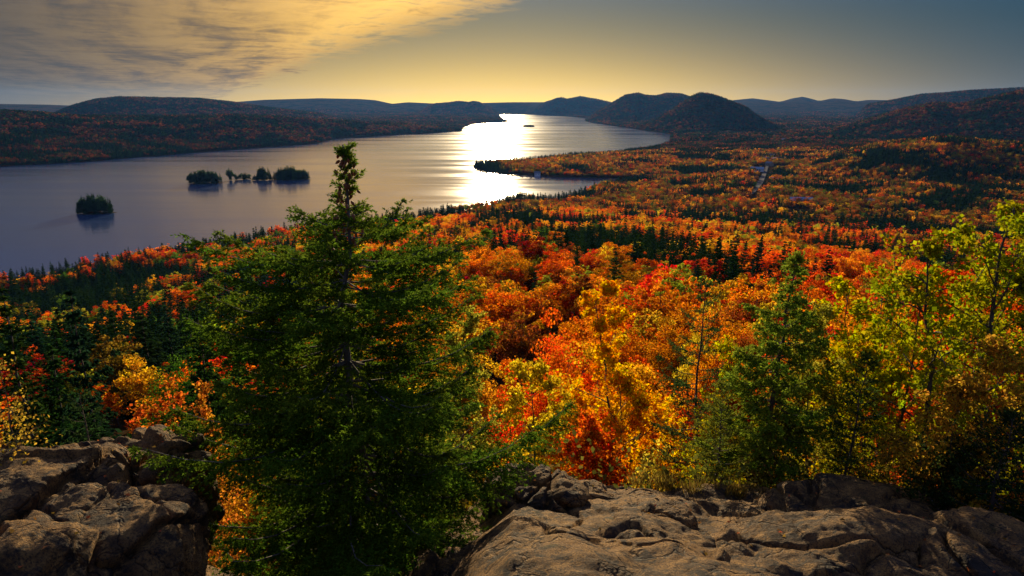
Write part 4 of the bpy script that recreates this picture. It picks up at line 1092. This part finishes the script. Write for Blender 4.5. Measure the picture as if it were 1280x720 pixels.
def dock(label, p0, p1):
    a, b = Vector(at_z(*p0, .9)), Vector(at_z(*p1, .9)); L = (b - a).length; m = (a + b) / 2
    e = link('dock', None, loc=(m.x, m.y, 0)); e.rotation_euler = (0, 0, math.atan2(b.y - a.y, b.x - a.x)); tag(e, label, 'dock')
    link('deck', boxmesh('deck', [(0, 0, .9, L, 1.8, .2)]), M_DECK, e)
    for t in np.linspace(-.47, .47, max(2, int(L / 5))):
        for s in (-.85, .85): link('post', boxmesh('post', [(L * t, s, -.2, .25, .25, 2.6)]), M_DECK, e)
dock('low wooden footbridge between the two island groups', (274, 226.2), (286, 226))
dock('short wooden dock at the bay shore below the peninsula', (768, 225.2), (790, 225.6))

# ------------------------------------------------------------------ evening haze over the lake and hills
def haze():
    s = 15600.0; zt = 400.0; zb = -9.0
    V = [(-s, -s, zb), (s, -s, zb), (s, s, zb), (-s, s, zb), (-s, -s, zt), (s, -s, zt), (s, s, zt), (-s, s, zt)]
    me = bpy.data.meshes.new('haze'); me.from_pydata(V, [], [(0, 3, 2, 1), (4, 5, 6, 7), (0, 1, 5, 4), (1, 2, 6, 5), (2, 3, 7, 6), (3, 0, 4, 7)])
    m, t, out = new_mat('evening_haze')
    p = t.add('ShaderNodeVolumePrincipled'); p.inputs['Color'].default_value = (.12, .36, 1.0, 1); p.inputs['Density'].default_value = HAZE_DENSITY; p.inputs['Anisotropy'].default_value = .35
    t.l.new(p.outputs[0], out.inputs['Volume'])
    tag(link('haze', me, m), 'thin evening haze over lake and hills', 'haze', None, 'stuff')
HAZE_DENSITY = 1.3e-5
haze()

# ------------------------------------------------------------------ labels of the slope trees
def label_trees():
    cols = [(60, 'by the left picture edge'), (160, 'above the left slab'), (235, 'above the crowning left boulder'), (340, 'behind the left half of the big spruce'),
            (430, 'just left of the cone topped leader'), (520, 'just right of the cone topped leader'), (610, 'behind the right half of the big spruce'), (690, 'above the bright yellow maple'),
            (760, 'above the low red orange bush'), (840, 'above the golden orange maple'), (910, 'above the open dark fir'), (975, 'left of the leaning hemlock top'),
            (1045, 'right of the leaning hemlock top'), (1110, 'above the fir sapling'), (1180, 'above the many stemmed maple'), (9999, 'behind the tallest right hand maple')]
    ords = ['nearest', 'second nearest', 'third nearest', 'fourth nearest', 'fifth nearest', 'sixth nearest', 'seventh nearest', 'eighth nearest', 'ninth nearest', 'tenth nearest']
    nums = ['', 'one', 'two', 'three', 'four', 'five', 'six', 'seven', 'eight', 'nine', 'ten']
    B = {}
    for t in TREES:
        c = next(n for lim, n in cols if t['px'] < lim)
        B.setdefault((c, t['kind'], t['c']), []).append(t)
    for (c, k, cn), L in B.items():
        L.sort(key=lambda t: t['d']); n = len(L); kind = 'spruce' if k == 'k' else 'maple'
        for i, t in enumerate(L):
            lab = f'{cn} {kind} {c}'
            if n > 1: lab += f', {ords[min(i, 9)]} of {nums[min(n, 10)]}' if n <= 10 else f', {i + 1}th nearest of {n}'
            tag(t['o'], lab, kind, 'slope spruces' if k == 'k' else 'slope maples')
woods(individuals())
label_trees()
